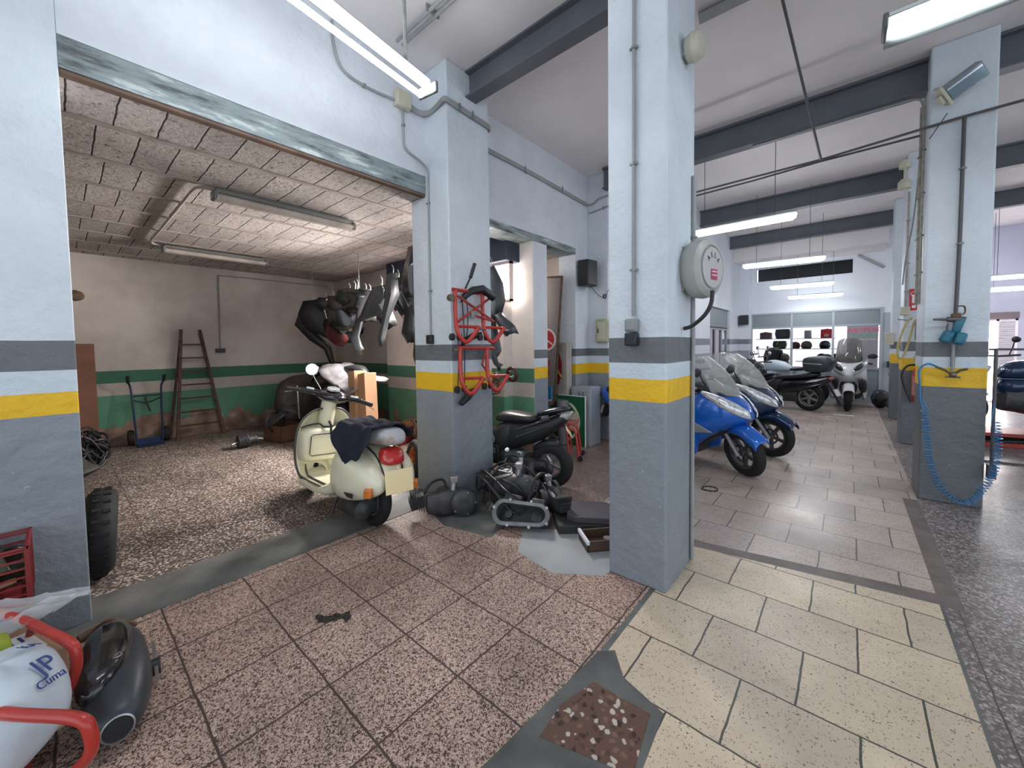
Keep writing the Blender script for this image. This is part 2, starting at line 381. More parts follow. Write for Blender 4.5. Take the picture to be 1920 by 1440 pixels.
# wall with the openings
blk('wall_left', -3.47, -3.17, -4.5, .06, 0, ZC, mPier)
blk('wall_left', -3.47, -3.17, .06, 2.5, 3.17, ZC, mWallA, 0)
struct(MB().box(-3.24, -3.172, .06, 2.42, 3.0, 3.17).done('lintel', mLint, smooth=False, bevel=.004))
struct(MB().box(-3.235, -3.178, .06, 2.42, 2.975, 3.0).done('lintel', mMud, smooth=False, bevel=.008, seg=3))
blk('pillar', -3.42, -2.84, 2.42, 2.975, 0, ZC, mP2, .012)
blk('wall_left', -3.47, -3.17, 2.975, 5.19, 2.975, ZC, mWallA, 0)
struct(MB().box(-3.47, -3.16, 2.975, 5.19, 2.88, 2.975).done('lintel', mLint, smooth=False, bevel=.004))
blk('wall_left', -3.47, -3.17, 5.19, 5.62, 0, ZC, mWallA)
blk('pillar', -3.3, -2.84, 5.6, 6.05, 0, ZC, mWallA)
blk('wall_left', -3.47, -3.17, 6.05, 8.2, 0, ZC, mWall)
blk('wall_left', -3.4, -2.3, 8.2, 8.35, 0, ZC, mWall)
# side wall beyond, with its office door
blk('wall_left', -2.5, -2.3, 8.35, 9.35, 0, ZC, mWall)
blk('wall_left', -2.5, -2.3, 9.35, 11.25, 2.32, ZC, mWall)
blk('wall_left', -2.5, -2.3, 11.25, 12.7, 0, ZC, mWall)
blk('pillar', -2.3, -2.05, 12.35, 12.75, 0, 3.6, mWall)
# pillars of the hall
blk('pillar', -1.17, -.80, 2.31, 2.83, 0, ZC, mCen, .012)
blk('pillar', .53, .93, 5.27, 5.75, 0, ZC, mRow, .012)
blk('pillar', .60, .96, 7.95, 8.42, 0, ZC, mRow, .012)
blk('pillar', .63, .96, 10.35, 10.75, 0, ZC, mRow, .012)
# steel beams between the pillars
def ibeam(y, x0, x1, z0=3.84, h=.30, w=.14):
    b = MB().box(x0, x1, y, y + w, z0, z0 + .018).box(x0, x1, y + .055, y + w - .055, z0 + .018, z0 + h).box(x0, x1, y, y + w, z0 + h - .018, z0 + h + .01)
    struct(b.done('beam', mSteel, smooth=False))
ibeam(2.66, -2.84, 7., 3.90, .25); ibeam(5.42, -2.84, 7.); ibeam(8.5, -3.2, 7.); ibeam(11.1, -2.3, 7., 3.86)
# back room walls
struct(MB().box(-8.95, -8.78, -3., 4.2, 0, 3.05).done('wall_back', mGreen, smooth=False))
YD = 3.95

# wall with the high window band: pilaster below it, dark shutter box above it
blk('wall_right', -8.8, -6.2, 4.1, 4.3, 0, 2.30, mGreen, 0); blk('wall_right', -8.8, -7.7, 4.1, 4.3, 2.30, 3.05, mGreen, 0); blk('wall_right', -7.7, -6.2, 4.1, 4.3, 2.46, 3.05, mGreen, 0)
blk('pillar', -6.2, -4.6, 3.8, 4.3, 0, 2.28, mGreen, .008)
blk('wall_right', -4.6, -3.55, 3.95, 4.15, 0, 2.10, mGreen, 0)
blk('wall_right', -4.6, -4.02, 3.95, 4.15, 2.10, 2.64, mGreen, 0)
mHdr = mat('dark_shutter_box', (.035, .045, .075), .6, var=.4, vs=3.)
blk('window_trim', -6.25, -3.4, 3.86, 4.15, 2.63, 2.985, mHdr, .01)
mWinF = mat('pink_white_frame', (.75, .62, .58), .5, var=.05)
mSun = mat('sunlit_window_pane', (1., .93, .88), .5, emit=7.)
def window(name, x0, x1, z0, z1, y, nm=1):
    f = MB().box(x0, x1, y, y + .05, z0, z0 + .03).box(x0, x1, y, y + .05, z1 - .03, z1)
    for k in range(nm + 1):
        x = x0 + (x1 - x0 - .03) * k / nm; f.box(x, x + .03, y, y + .05, z0, z1)
    o = struct(f.done(name, mWinF, smooth=False, recentre=False))
    p = MB().box(x0 + .01, x1 - .01, y + .035, y + .045, z0 + .01, z1 - .01).done('pane', mSun, o, smooth=False)
window('window_1', -7.7, -6.2, 2.30, 2.46, 4.12, 3); window('window_2', -6.2, -4.6, 2.28, 2.63, 4.05, 4); window('window_3', -4.02, -3.42, 2.10, 2.63, 3.97, 1)
blk('pillar', -3.56, -3.17, 4.14, 4.45, 0, 2.985, None or mP2, .008).data.materials[0] = mWallA
MB_ = struct(MB().box(-3.562, -3.175, 4.132, 4.15, 0, 2.985).done('pillar', mGreen, smooth=False))
mNook = paint_bands('nook_wall_paint', [(.80, (.13, .33, .22)), (.98, (.5, .48, .44)), (1.19, (.07, .21, .14))], (.52, .47, .43), .3, .3)
blk('wall_right', -5.2, -3.17, 5.6, 5.8, 0, 3.0, mNook, 0)
blk('wall_back', -5.2, -5.0, 4.3, 5.8, 0, 3.0, mNook, 0)
# the rest of the shell, out of view but closing the rooms off
blk('wall_back', -9., -3.47, -3.2, -3.0, 0, 3.05, mGreen, 0)
# ---------------------------------------------------------------- glazed office at the far end
YF = 12.7
blk('wall_far', -2.3, .75, YF, YF + .15, 2.28, 3.17, mFarW, 0); blk('wall_far', .62, .76, YF, YF + .15, 0, 2.28, mFarW, 0); blk('wall_far', .76, 2.2, YF, YF + .15, 0, ZC, mFarW, 0)
blk('wall_far', -2.3, -1.96, YF, YF + .15, 3.17, ZC, mFarW, 0); blk('wall_far', .06, .75, YF, YF + .15, 3.17, ZC, mFarW, 0)
blk('wall_far', -1.96, .06, YF, YF + .15, 3.52, ZC, mFarW, 0)
struct(MB().box(-2.0, .1, YF + .6, YF + .65, 3.1, 3.6).done('window_4_dark', mBlackV, smooth=False))  # black sheet behind the high opening, its colour stands for the dark beyond
blk('ceiling', -3.4, .62, 11.6, YF + .15, 3.60, ZC, mCeil, 0)
blk('baseboard_far', -2.1, .62, YF - .06, YF + .12, 0, .10, mFarW, 0)
fr = MB()
for x in (-2.08, -1.16, -.31, .57): fr.box(x, x + .05, YF - .03, YF + .05, .10, 2.30)
for z in (.10, .81, 1.87, 2.25): fr.box(-2.08, .62, YF - .028, YF + .048, z, z + .045)
fr = struct(fr.done('office_window', mAlu, smooth=False)); fr.name = 'window_5'; 
for x0, x1 in ((-2.03, -1.16), (-1.11, -.31), (-.26, .57)):
    struct(MB().box(x0, x1, YF, YF + .02, .14, .81).done('window_panel', mAluP, smooth=False)); struct(MB().box(x0, x1, YF, YF + .02, 1.91, 2.25).done('window_panel', mAluP, smooth=False))
    struct(MB().box(x0, x1, YF + .008, YF + .014, .855, 1.87).done('window_glass', mGlass, smooth=False))
# the shop behind the glass
blk('wall_far', -3.2, 1.6, 15.4, 15.5, 0, 2.8, mWhiteP, 0); blk('wall_far', -3.3, -3.2, 12.85, 15.5, 0, 2.8, mWhiteP, 0); blk('wall_far', 1.6, 1.7, 12.85, 15.5, 0, 2.8, mWhiteP, 0)
blk('ceiling', -3.3, 1.7, 12.85, 15.5, 2.8, 2.9, mWhiteP, 0)
slab('floor', -3.3, 1.7, 12.85, 15.5, mPale2)
for k, x in enumerate((-1.9, -.6, .7)):
    t = thing('ceiling_lamp', 'long lit ceiling lamp inside the glazed office', 'lamp', (x, 14.1, 2.74), 0, 'ceiling lamps inside the office')
    MB().box(-.12, .12, -.8, .8, .03, .06).done('body', mLampW, t); MB().box(-.11, .11, -.78, .78, 0, .03).done('diffuser', mTube, t)
# side office door in the left wall
struct(MB().box(-2.48, -2.36, 9.35, 11.25, 1.86, 2.32).done('door_panel', mAluP, smooth=False))
d1 = MB()
for y in (9.35, 10.05, 10.65, 11.2): d1.box(-2.42, -2.36, y, y + .05, 0, 1.86)
d1.box(-2.42, -2.36, 9.35, 11.25, 1.82, 1.88).box(-2.42, -2.36, 9.35, 11.25, 0, .06)
d1 = struct(d1.done('door_1', mAlu, smooth=False)); struct(MB().box(-2.40, -2.39, 9.4, 11.2, .06, 1.82).done('door_glass', mGlass, smooth=False))
blk('wall_left', -3.4, -3.3, 8.35, 12.7, 0, 2.7, mWhiteP, 0)
blk('wall_left', -3.3, -2.5, 12.6, 12.7, 0, 2.7, mWhiteP, 0); blk('ceiling', -3.4, -2.5, 8.35, 12.7, 2.7, 2.8, mWhiteP, 0)
t = thing('ceiling_lamp', 'short lit lamp inside the small room behind the left office door', 'lamp', (-2.95, 10.6, 2.64))
MB().box(-.08, .08, -.5, .5, .03, .06).done('body', mLampW, t); MB().box(-.07, .07, -.48, .48, 0, .03).done('diffuser', mTubeS, t)
# ---------------------------------------------------------------- right bay: end wall with a shuttered window
mLav = mat('lavender_wall', (.50, .50, .62), .6, var=.08, vs=2.)
blk('wall_right', 1.7, 7., 14.5, 14.7, 2.13, ZC, mWall, 0).data.materials[0] = mLav
blk('wall_right', 2.98, 7., 14.5, 14.7, 0, 2.13, mLav, 0); blk('wall_right', 1.7, 2.2, 14.5, 14.7, 0, 2.13, mLav, 0)
blk('window_trim', 2.2, 2.98, 14.42, 14.6, 1.98, 2.13, mat('purple_brown_box', (.16, .12, .13), .6), .005)
f = MB().box(2.2, 2.98, 14.5, 14.55, 0.0, .04).box(2.2, 2.24, 14.5, 14.55, 0, 1.98).box(2.66, 2.70, 14.5, 14.55, 0, 1.98).box(2.94, 2.98, 14.5, 14.55, 0, 1.98).box(2.2, 2.98, 14.5, 14.55, 1.93, 1.98)
f = struct(f.done('window_6', mWhiteP, smooth=False, recentre=False)); MB().box(2.22, 2.68, 14.52, 14.53, .03, 1.95).done('pane', mDayl, f, smooth=False)
sh = MB()
for k in range(44): sh.box(2.70, 2.94, 14.50, 14.53, .05 + k*.043, .083 + k*.043)
sh.box(2.70, 2.94, 14.532, 14.54, .04, 1.95); sh.done('shutter', mShutter, f, smooth=False)
blk('wall_right', 6.9, 7.1, 9., 14.7, 0, ZC, mWall, 0)
blk('wall_far', 2.2, 2.3, 12.7, 14.6, 0, ZC, mFarW, 0) if False else None

# peeled low corners of the near pillars: rough cement fillets at the floor
# ---------------------------------------------------------------- fluorescent lamps
def batten(name, label, c, L, ax, group=None, tubes=2, wires=(), grp='ceiling lamps', refl=False):
    """open batten with bare lit tubes, along x or y"""
    t = thing(name, label, 'lamp', c, 0 if ax == 'x' else pi/2, grp)
    M = Matrix()
    MB().box(-L/2, L/2, -.03, .03, .0, .045).done('body', mLampW, t, bevel=.006)
    if refl: MB().strip([(-L/2, -.15, -.05), (L/2, -.15, -.05)], [(-L/2, .15, -.05), (L/2, .15, -.05)], 8, (0, 0, .06)).done('reflector', mRefl, t, solid=.004)
    for s in (-1, 1): MB().box(s*L/2 - .012, s*L/2 + .012, -.085, .085, -.055, .02).done('end_holder', mLampG, t, bevel=.008)
    for y in ((-.055, .055) if tubes == 2 else (0,)):
        MB().cyl((-L/2 + .015, y, -.035), (L/2 - .015, y, -.035), .017, 12).done('tube', mTube, t)
    return t
def diffuser(label, c, L, rz=0., drop=1.):
    t = thing('fluorescent_lamp', label, 'lamp', c, rz, 'hanging lamps of the hall')
    MB().hull([(-L/2, -L/2, .01, .055, .05), (L/2, L/2, .01, .055, .05)], 12).done('body', mLampW, t)
    MB().hull([(-L/2 + .01, -L/2 + .01, -.02, .02, .02), (-L/2 + .05, -L/2 + .05, -.045, .02, .052), (L/2 - .05, L/2 - .05, -.045, .02, .052), (L/2 - .01, L/2 - .01, -.02, .02, .02)], 14).done('diffuser', mTubeS, t)
    for s in (-1, 1): MB().cyl((s*L*.32, 0, .05), (s*L*.32, 0, drop), .004, 6).done('suspension_wire', mDkPipe, t)
    return t
bt = batten('fluorescent_lamp', 'bare twin-tube lamp hanging beside the long wall, brightest and nearest of all', (-2.09, .98, 3.27), 1.5, 'y')
MB().tube([(.55, 0, .04), (.55, 0, .875)], .012, 6).done('suspension_chain', mGalv, bt)
MB().tube([(-.45, 0, .04), (-.45, 0, .875)], .012, 6).done('suspension_chain', mGalv, bt)
bt.rotation_euler.z = radians(99)
b2 = batten('fluorescent_lamp', 'lit reflector lamp high in front of the pillar with the blue coiled hose', (.80, 3.05, 3.24), 1.35, 'x', refl=True)
for s in (-1, 1): MB().tube([(s*.5, 0, .04), (s*.5, 0, .91)], .006, 6).done('suspension_chain', mGalv, b2)
diffuser('lit lamp hanging nearest to the round hose reel', (-1.10, 5.76, 3.0), 1.24, 0, ZC - 3.)
diffuser('second lit tubular lamp hanging behind the one by the hose reel', (-.90, 8.35, 2.9), 1.2, .12, ZC - 2.9)
diffuser('lit tubular lamp below the dark high window, upper one of two', (-.78, 10.35, 2.7), 1.1, .12, ZC - 2.7)
diffuser('lowest lit tubular lamp, hanging closest to the glazed office', (-.62, 11.85, 2.6), 1.05, .08, 1.0)
diffuser('lit tubular lamp far off in the right bay, above the shuttered window', (3.2, 10.85, 2.79), 1.2, .05, ZC - 2.75)
diffuser('lit tubular lamp in the right bay, half hidden by the pillar, upper of two', (2.6, 12.2, 2.72), 1.2, .05, ZC - 2.72)
diffuser('lit tubular lamp in the right bay, half hidden by the pillar, lower of two', (2.7, 13.0, 2.55), 1.2, .05, ZC - 2.55)
for lab, c, L in (('unlit dusty lamp on the block ceiling, nearest to the opening', (-4.38, 1.63, 2.89), 1.3), ('unlit lamp on the block ceiling, further back above the ladder', (-7.2, 1.63, 2.89), 1.25)):
    t = thing('fluorescent_lamp', lab, 'lamp', c, pi/2, 'unlit lamps of the back room')
    MB().box(-L/2, L/2, -.05, .05, .03, .075).done('body', mLampG, t, bevel=.01)
    MB().hull([(-L/2, -L/2, -.035, .035, .06), (L/2, L/2, -.035, .035, .06)], 14).done('diffuser', mOffD, t)
    for s in (-1, 1): MB().box(s*L/2 - .02, s*L/2 + .02, -.06, .06, -.03, .05).done('end_cap', mLampG, t, bevel=.01)
# ---------------------------------------------------------------- vehicle materials
mTyre = mat('tyre_rubber', (.014, .014, .015), .75, var=.3, vs=14.)
mBlkP = mat('black_plastic', (.022, .022, .025), .45, var=.25, vs=9.)
mBlkG = mat('gloss_black', (.012, .012, .015), .18, var=0, coat=.5)
mSeat = mat('seat_vinyl', (.02, .02, .022), .38, var=.2)
mAlloy = mat('dark_alloy', (.12, .12, .125), .4, .6, var=.15)
mMetal = mat('bare_aluminium', (.42, .42, .43), .35, .8, var=.25, vs=15.)
mChrome = mat('chrome', (.75, .76, .78), .12, 1., var=0)
mDkMet = mat('dirty_engine_metal', (.085, .085, .09), .5, .5, var=.45, vs=10., bmp=.3)
mRust = mat('rusty_steel', (.16, .09, .06), .7, .2, var=.5, vs=12.)
mBlue = mat('bright_blue_paint', (.006, .12, .56), .22, .25, var=0, coat=.8)
mNavy = mat('dark_blue_paint', (.010, .035, .10), .2, .3, var=0, coat=.8)
mWhite = mat('white_paint', (.72, .74, .76), .22, var=.04, coat=.7)
mPale = mPale
mIce = mat('pale_blue_white_paint', (.55, .66, .74), .25, var=.05, coat=.6)
mCreamP = mat('pale_cream_paint', (.80, .77, .585), .28, var=.06, vs=3., coat=.5)
mLens = mat('headlamp_lens', (.78, .80, .82), .1, .3, var=.5, vs=34., coat=1.)
mScreen = mat('smoked_screen', (.14, .135, .13), .06, var=0, alpha=.7)
mClear = mat('clear_screen', (.55, .56, .54), .05, var=0, alpha=.32)
mRedL = mat('red_lamp_lens', (.60, .03, .025), .2, var=.25, vs=20., coat=.8)
mOrL = mat('orange_lamp_lens', (.72, .20, .02), .2, var=.3, vs=25., coat=.8)
mMirror = mat('mirror_glass', (.80, .88, .92), .03, 1., var=0)
mPlate = mat('cream_number_plate', (.95, .80, .46), .5, var=0)
mPlateW = mat('white_number_plate', (.75, .75, .72), .4, var=0)
mGreyTrim = mat('grey_trim', (.30, .31, .33), .35, .3, var=.1)

def wheel(parent, c, r, w, name='wheel', M=None, rim=None, spokes=5, tyre=None, disc=True, rr=.66, sw=.022):
    M = (M or Matrix()) @ Matrix.Translation(c); h = w/2; ri = r*rr
    pr = [(ri, -h*.75), (ri + (r-ri)*.45, -h), (r - w*.22, -h*.86), (r - w*.06, -h*.5), (r, 0), (r - w*.06, h*.5), (r - w*.22, h*.86), (ri + (r-ri)*.45, h), (ri, h*.75)]
    ty = MB(M).lathe(pr, (0, 0, 0), (0, 1, 0), 32, loop=True).done(name, tyre or mTyre, parent)
    b = MB(M).lathe([(ri + .006, -h*.7), (ri + .006, h*.7), (ri - .018, h*.62), (ri - .022, -h*.62)], (0, 0, 0), (0, 1, 0), 32, loop=True)
    b.cyl((0, -h*.6, 0), (0, h*.6, 0), r*.13, 14)
    for k in range(spokes):
        a = 2*pi*k/spokes + .3; T = Matrix.Rotation(a, 4, 'Y')
        b.hull([(0, 0, 0, 0, 0)]) if False else None
        b.box(r*.08, ri, -h*.28, h*.28, -sw, sw, T)
    b.done('rim', rim or mAlloy, ty, bevel=.004)
    if disc: MB(M).lathe([(r*.38, -h*.66), (r*.38, -h*.60), (r*.29, -h*.60), (r*.29, -h*.66)], (0, 0, 0), (0, 1, 0), 24, loop=True).done('brake_disc', mDkMet, ty, smooth=False)
    return ty
def mirror(t, p0, p1, c, r, m=None, face=(-1, 0, 0), gl=True):
    s = MB().tube(smoothpath([p0, ((p0[0]+p1[0])/2, (p0[1]+p1[1])/2 + .01*(1 if p1[1] > 0 else -1), (p0[2]+p1[2])/2), p1], 4), .007, 8).done('mirror_arm', m or mBlkP, t)
    f = V(face).normalized(); q = V((0, 0, 1)).rotation_difference(f).to_matrix().to_4x4()
    MB().ell(c, (r*.62, r, .028), 16, 8, q).done('mirror_housing', m or mBlkP, s)
    if gl: MB().ell(V(c) + f*.02, (r*.55, r*.9, .012), 16, 6, q).done('mirror_glass', mMirror, s)

def maxi_scooter(name, label, loc, rz, paint, steer=0., screen=None, group=None, k=1., inner=None):
    """big-screen scooter; x forward from the rear axle, front axle at 1.50"""
    t = thing(name, label, 'scooter', loc, rz, group); inner = inner or mBlkP
    P = lambda *a: MB(Matrix.Diagonal((1, 1, k, 1)))
    FX = 1.50; R_ = .272
    SM = Matrix.Translation((FX, 0, R_)) @ Matrix.Rotation(steer, 4, V((-.42, 0, .9))) @ Matrix.Translation((-FX, 0, -R_))
    wheel(t, (FX, 0, R_), R_, .12, 'front_wheel', SM); wheel(t, (0, 0, R_*.96), R_*.96, .15, 'rear_wheel')
    # fork legs and mudguard turn with the wheel
    for s in (-1, 1):
        MB(SM).cyl((FX - .24, s*.085, .62), (FX + .01, s*.085, R_ - .02), .024, 12).done('fork_leg', mGreyTrim, t)
    A, B = [], []
    for i in range(11):
        a = radians(30 + 108*i/10); rr_ = R_ + .035 + (.02 if i < 2 else 0)
        A.append((FX + rr_*cos(a), -.085, R_ + rr_*sin(a)*1.02)); B.append((FX + rr_*cos(a), .085, R_ + rr_*sin(a)*1.02))
    A2 = [(p[0], p[1] - .012, p[2] - .075) for p in A]; B2 = [(p[0], p[1] + .012, p[2] - .075) for p in B]
    mg = MB(SM); mg.rings([[a2, V(a).lerp(V(b), .0), V(a).lerp(V(b), .25) + V((0, 0, .018)), V(a).lerp(V(b), .5) + V((0, 0, .026)), V(a).lerp(V(b), .75) + V((0, 0, .018)), b, b2] for a, b, a2, b2 in zip(A, B, A2, B2)], False, False)
    mg.done('front_mudguard', paint, t, solid=.008, sub=1)
    # front fairing: nose sloping back to the screen
    n = P().hull([(1.60, 1.59, .655, .70, .05, 2.), (1.53, 1.55, .60, .78, .15, 2.3), (1.41, 1.47, .53, .87, .235, 2.5), (1.26, 1.33, .46, .95, .29, 2.8),
                  (1.12, 1.17, .34, 1.00, .31, 2.9), (.98, 1.06, .24, .98, .30, 3.), (.86, 1.00, .17, .86, .27, 3.)], 28)
    n.done('front_fairing', paint, t, sub=1)
    # dark duct between fairing sides over the wheel
    P().hull([(1.40, 1.42, .50, .62, .11, 3), (1.20, 1.22, .38, .62, .17, 3), (1.0, 1.0, .25, .62, .2, 3)], 16).done('inner_fairing', inner, t)
    for s in (-1, 1):   # swept headlamps
        A = [(1.575, s*.06, .745), (1.50, s*.150, .825), (1.40, s*.215, .885), (1.30, s*.262, .93), (1.15, s*.290, .965)]
        B = [(1.605, s*.055, .655), (1.548, s*.15, .680), (1.43, s*.248, .745), (1.32, s*.296, .830), (1.15, s*.308, .930)]
        P().strip(A, B, 5, (.014, s*.02, .012)).done('headlamp', mLens, t, solid=.022, sub=1)
        # grey winglet below the fairing side
        P().prism([(1.30, .50), (1.02, .62), (.98, .58), (1.10, .47)], lambda u, v, d: (u, s*(.285 + d), v), 0, .025).done('side_trim', mGreyTrim, t, bevel=.008)
        P().hull([(1.10, 1.14, .22, .60, .03, 2, s*.27), (.95, .95, .16, .34, .05, 2.4, s*.27), (.5, .5, .16, .30, .05, 2.4, s*.27), (.2, .2, .24, .40, .04, 2.4, s*.25)], 12).done('footboard_side', paint, t)
    # windscreen
    A, B = [], []
    for i in range(9):
        u = -1 + 2*i/8; wb = .235; wt = .20
        A.append((1.47 - .26*abs(u)**2.2*.9, u*wb, .895 + .02*u*u)); B.append((1.06 - .12*abs(u)**2.2, u*wt, 1.36 - .06*abs(u)**3))
    P().strip(A, B, 6, (.045, 0, .02)).done('windscreen', screen or mClear, t, solid=.006, sub=1)
    P().hull([(1.42, 1.44, .86, .90, .17, 2.2), (1.20, 1.25, .90, 1.02, .23, 2.4), (1.0, 1.06, .90, 1.07, .24, 2.5), (.93, .95, .93, 1.03, .2, 2.5)], 18).done('dashboard', inner, t, sub=1)
    for s in (-1, 1):
        MB().tube([(1.02, s*.10, 1.00), (.95, s*.26, 1.02), (.87, s*.37, 1.00)], [.018, .018, .016], 10).done('handlebar', inner, t)
        MB().tube([(.93, s*.27, 1.02), (.855, s*.385, .995)], .021, 10).done('grip', mBlkP, t)
        mirror(t, (1.16, s*.20, 1.02), (1.17, s*.33, 1.14), (1.165, s*.385, 1.17), .085, inner if s > 0 else None)
    # legshield inner, tunnel, seat, tail
    P().hull([(.98, .99, .2, .93, .27, 3), (.90, .92, .25, .90, .24, 3), (.84, .90, .35, .84, .2, 3)], 18).done('glovebox', inner, t, sub=1)
    P().hull([(1.0, 1.0, .18, .38, .22, 4), (.55, .55, .18, .40, .23, 4), (.3, .3, .25, .55, .2, 3)], 16).done('footwell', inner, t)
    P().hull([(.62, .55, .42, .62, .10, 2.5), (.50, .46, .38, .70, .19, 2.6), (.15, .12, .42, .72, .24, 2.6), (-.22, -.28, .52, .82, .21, 2.6), (-.46, -.50, .64, .88, .13, 2.4), (-.56, -.56, .72, .84, .05, 2.2)], 22).done('tail_fairing', paint, t, sub=1)
    P().hull([(.66, .60, .62, .70, .07, 2.4), (.50, .48, .64, .78, .17, 2.8), (.12, .12, .66, .79, .2, 2.8), (.02, .0, .68, .86, .2, 2.8), (-.32, -.34, .76, .90, .17, 2.8), (-.42, -.42, .80, .88, .1, 2.5)], 20).done('seat', mSeat, t, sub=1)
    P().hull([(-.50, -.53, .70, .80, .09, 2.6), (-.56, -.585, .715, .79, .075, 2.6)], 14).done('tail_lamp', mRedL, t)
    P().hull([(.05, .05, .20, .32, .05, 3, .12), (-.40, -.45, .22, .36, .06, 3, .14)], 14).done('silencer', mBlkP, t)
    P().hull([(.45, .45, .18, .42, .12, 3, 0.), (.1, .1, .2, .42, .11, 3, 0.), (-.05, -.05, .24, .34, .05, 3, -.06)], 14).done('engine', mDkMet, t)
    P().prism([(-.44, .68), (-.40, .68), (-.50, .40), (-.53, .40)], lambda u, v, d: (u, d, v), -.06, .06).done('plate_holder', mBlkP, t)
    MB(Matrix.Translation((-.505, 0, .52)) @ Matrix.Rotation(radians(14), 4, 'Y')).box(-.006, 0, -.09, .09, -.06, .06).done('number_plate', mPlateW, t, bevel=.003)
    return t
hd = math.atan2(-.24, .97)
def place(fn, name, label, wheelxy, h, *a, **k):   # by the ground point of the front wheel
    c = V((wheelxy[0] - 1.5*cos(h), wheelxy[1] - 1.5*sin(h), 0))
    return fn(name, label, c, h, *a, **k)
place(maxi_scooter, 'maxi_scooter', 'bright blue scooter with tall clear screen parked nearest behind the central pillar', (-.86, 4.96), hd, mBlue, radians(-26))
place(maxi_scooter, 'maxi_scooter', 'dark navy blue scooter parked just behind the bright blue one', (-.74, 6.06), hd, mNavy, radians(-4))
place(maxi_scooter, 'maxi_scooter', 'black scooter with upright clear screen behind the two blue scooters near the side door', (-1.62, 7.55), radians(-75), mBlkG, 0., k=.98)
wsc = place(maxi_scooter, 'maxi_scooter', 'white scooter facing the camera in front of the glazed office', (.02, 11.05), radians(-91), mWhite, radians(3), screen=mScreen, k=1.16)

for s_ in (-1, 1):
    MB(Matrix.Diagonal((1, 1, 1.16, 1))).hull([(1.56, 1.57, .50, .60, .03, 2.2, s_*.20), (1.50, 1.52, .36, .62, .07, 2.4, s_*.22), (1.3, 1.3, .30, .6, .06, 2.4, s_*.27)], 14).done('air_duct', mBlkP, wsc, sub=1)
    MB(Matrix.Diagonal((1, 1, 1.16, 1))).hull([(1.605, 1.60, .74, .80, .03, 2.2, s_*.10), (1.54, 1.54, .76, .86, .05, 2.4, s_*.16), (1.47, 1.47, .82, .91, .04, 2.2, s_*.22)], 14).done('dark_headlamp', mat('dark_lamp_glass', (.06, .065, .07), .1, .3, var=.3), wsc, sub=1)
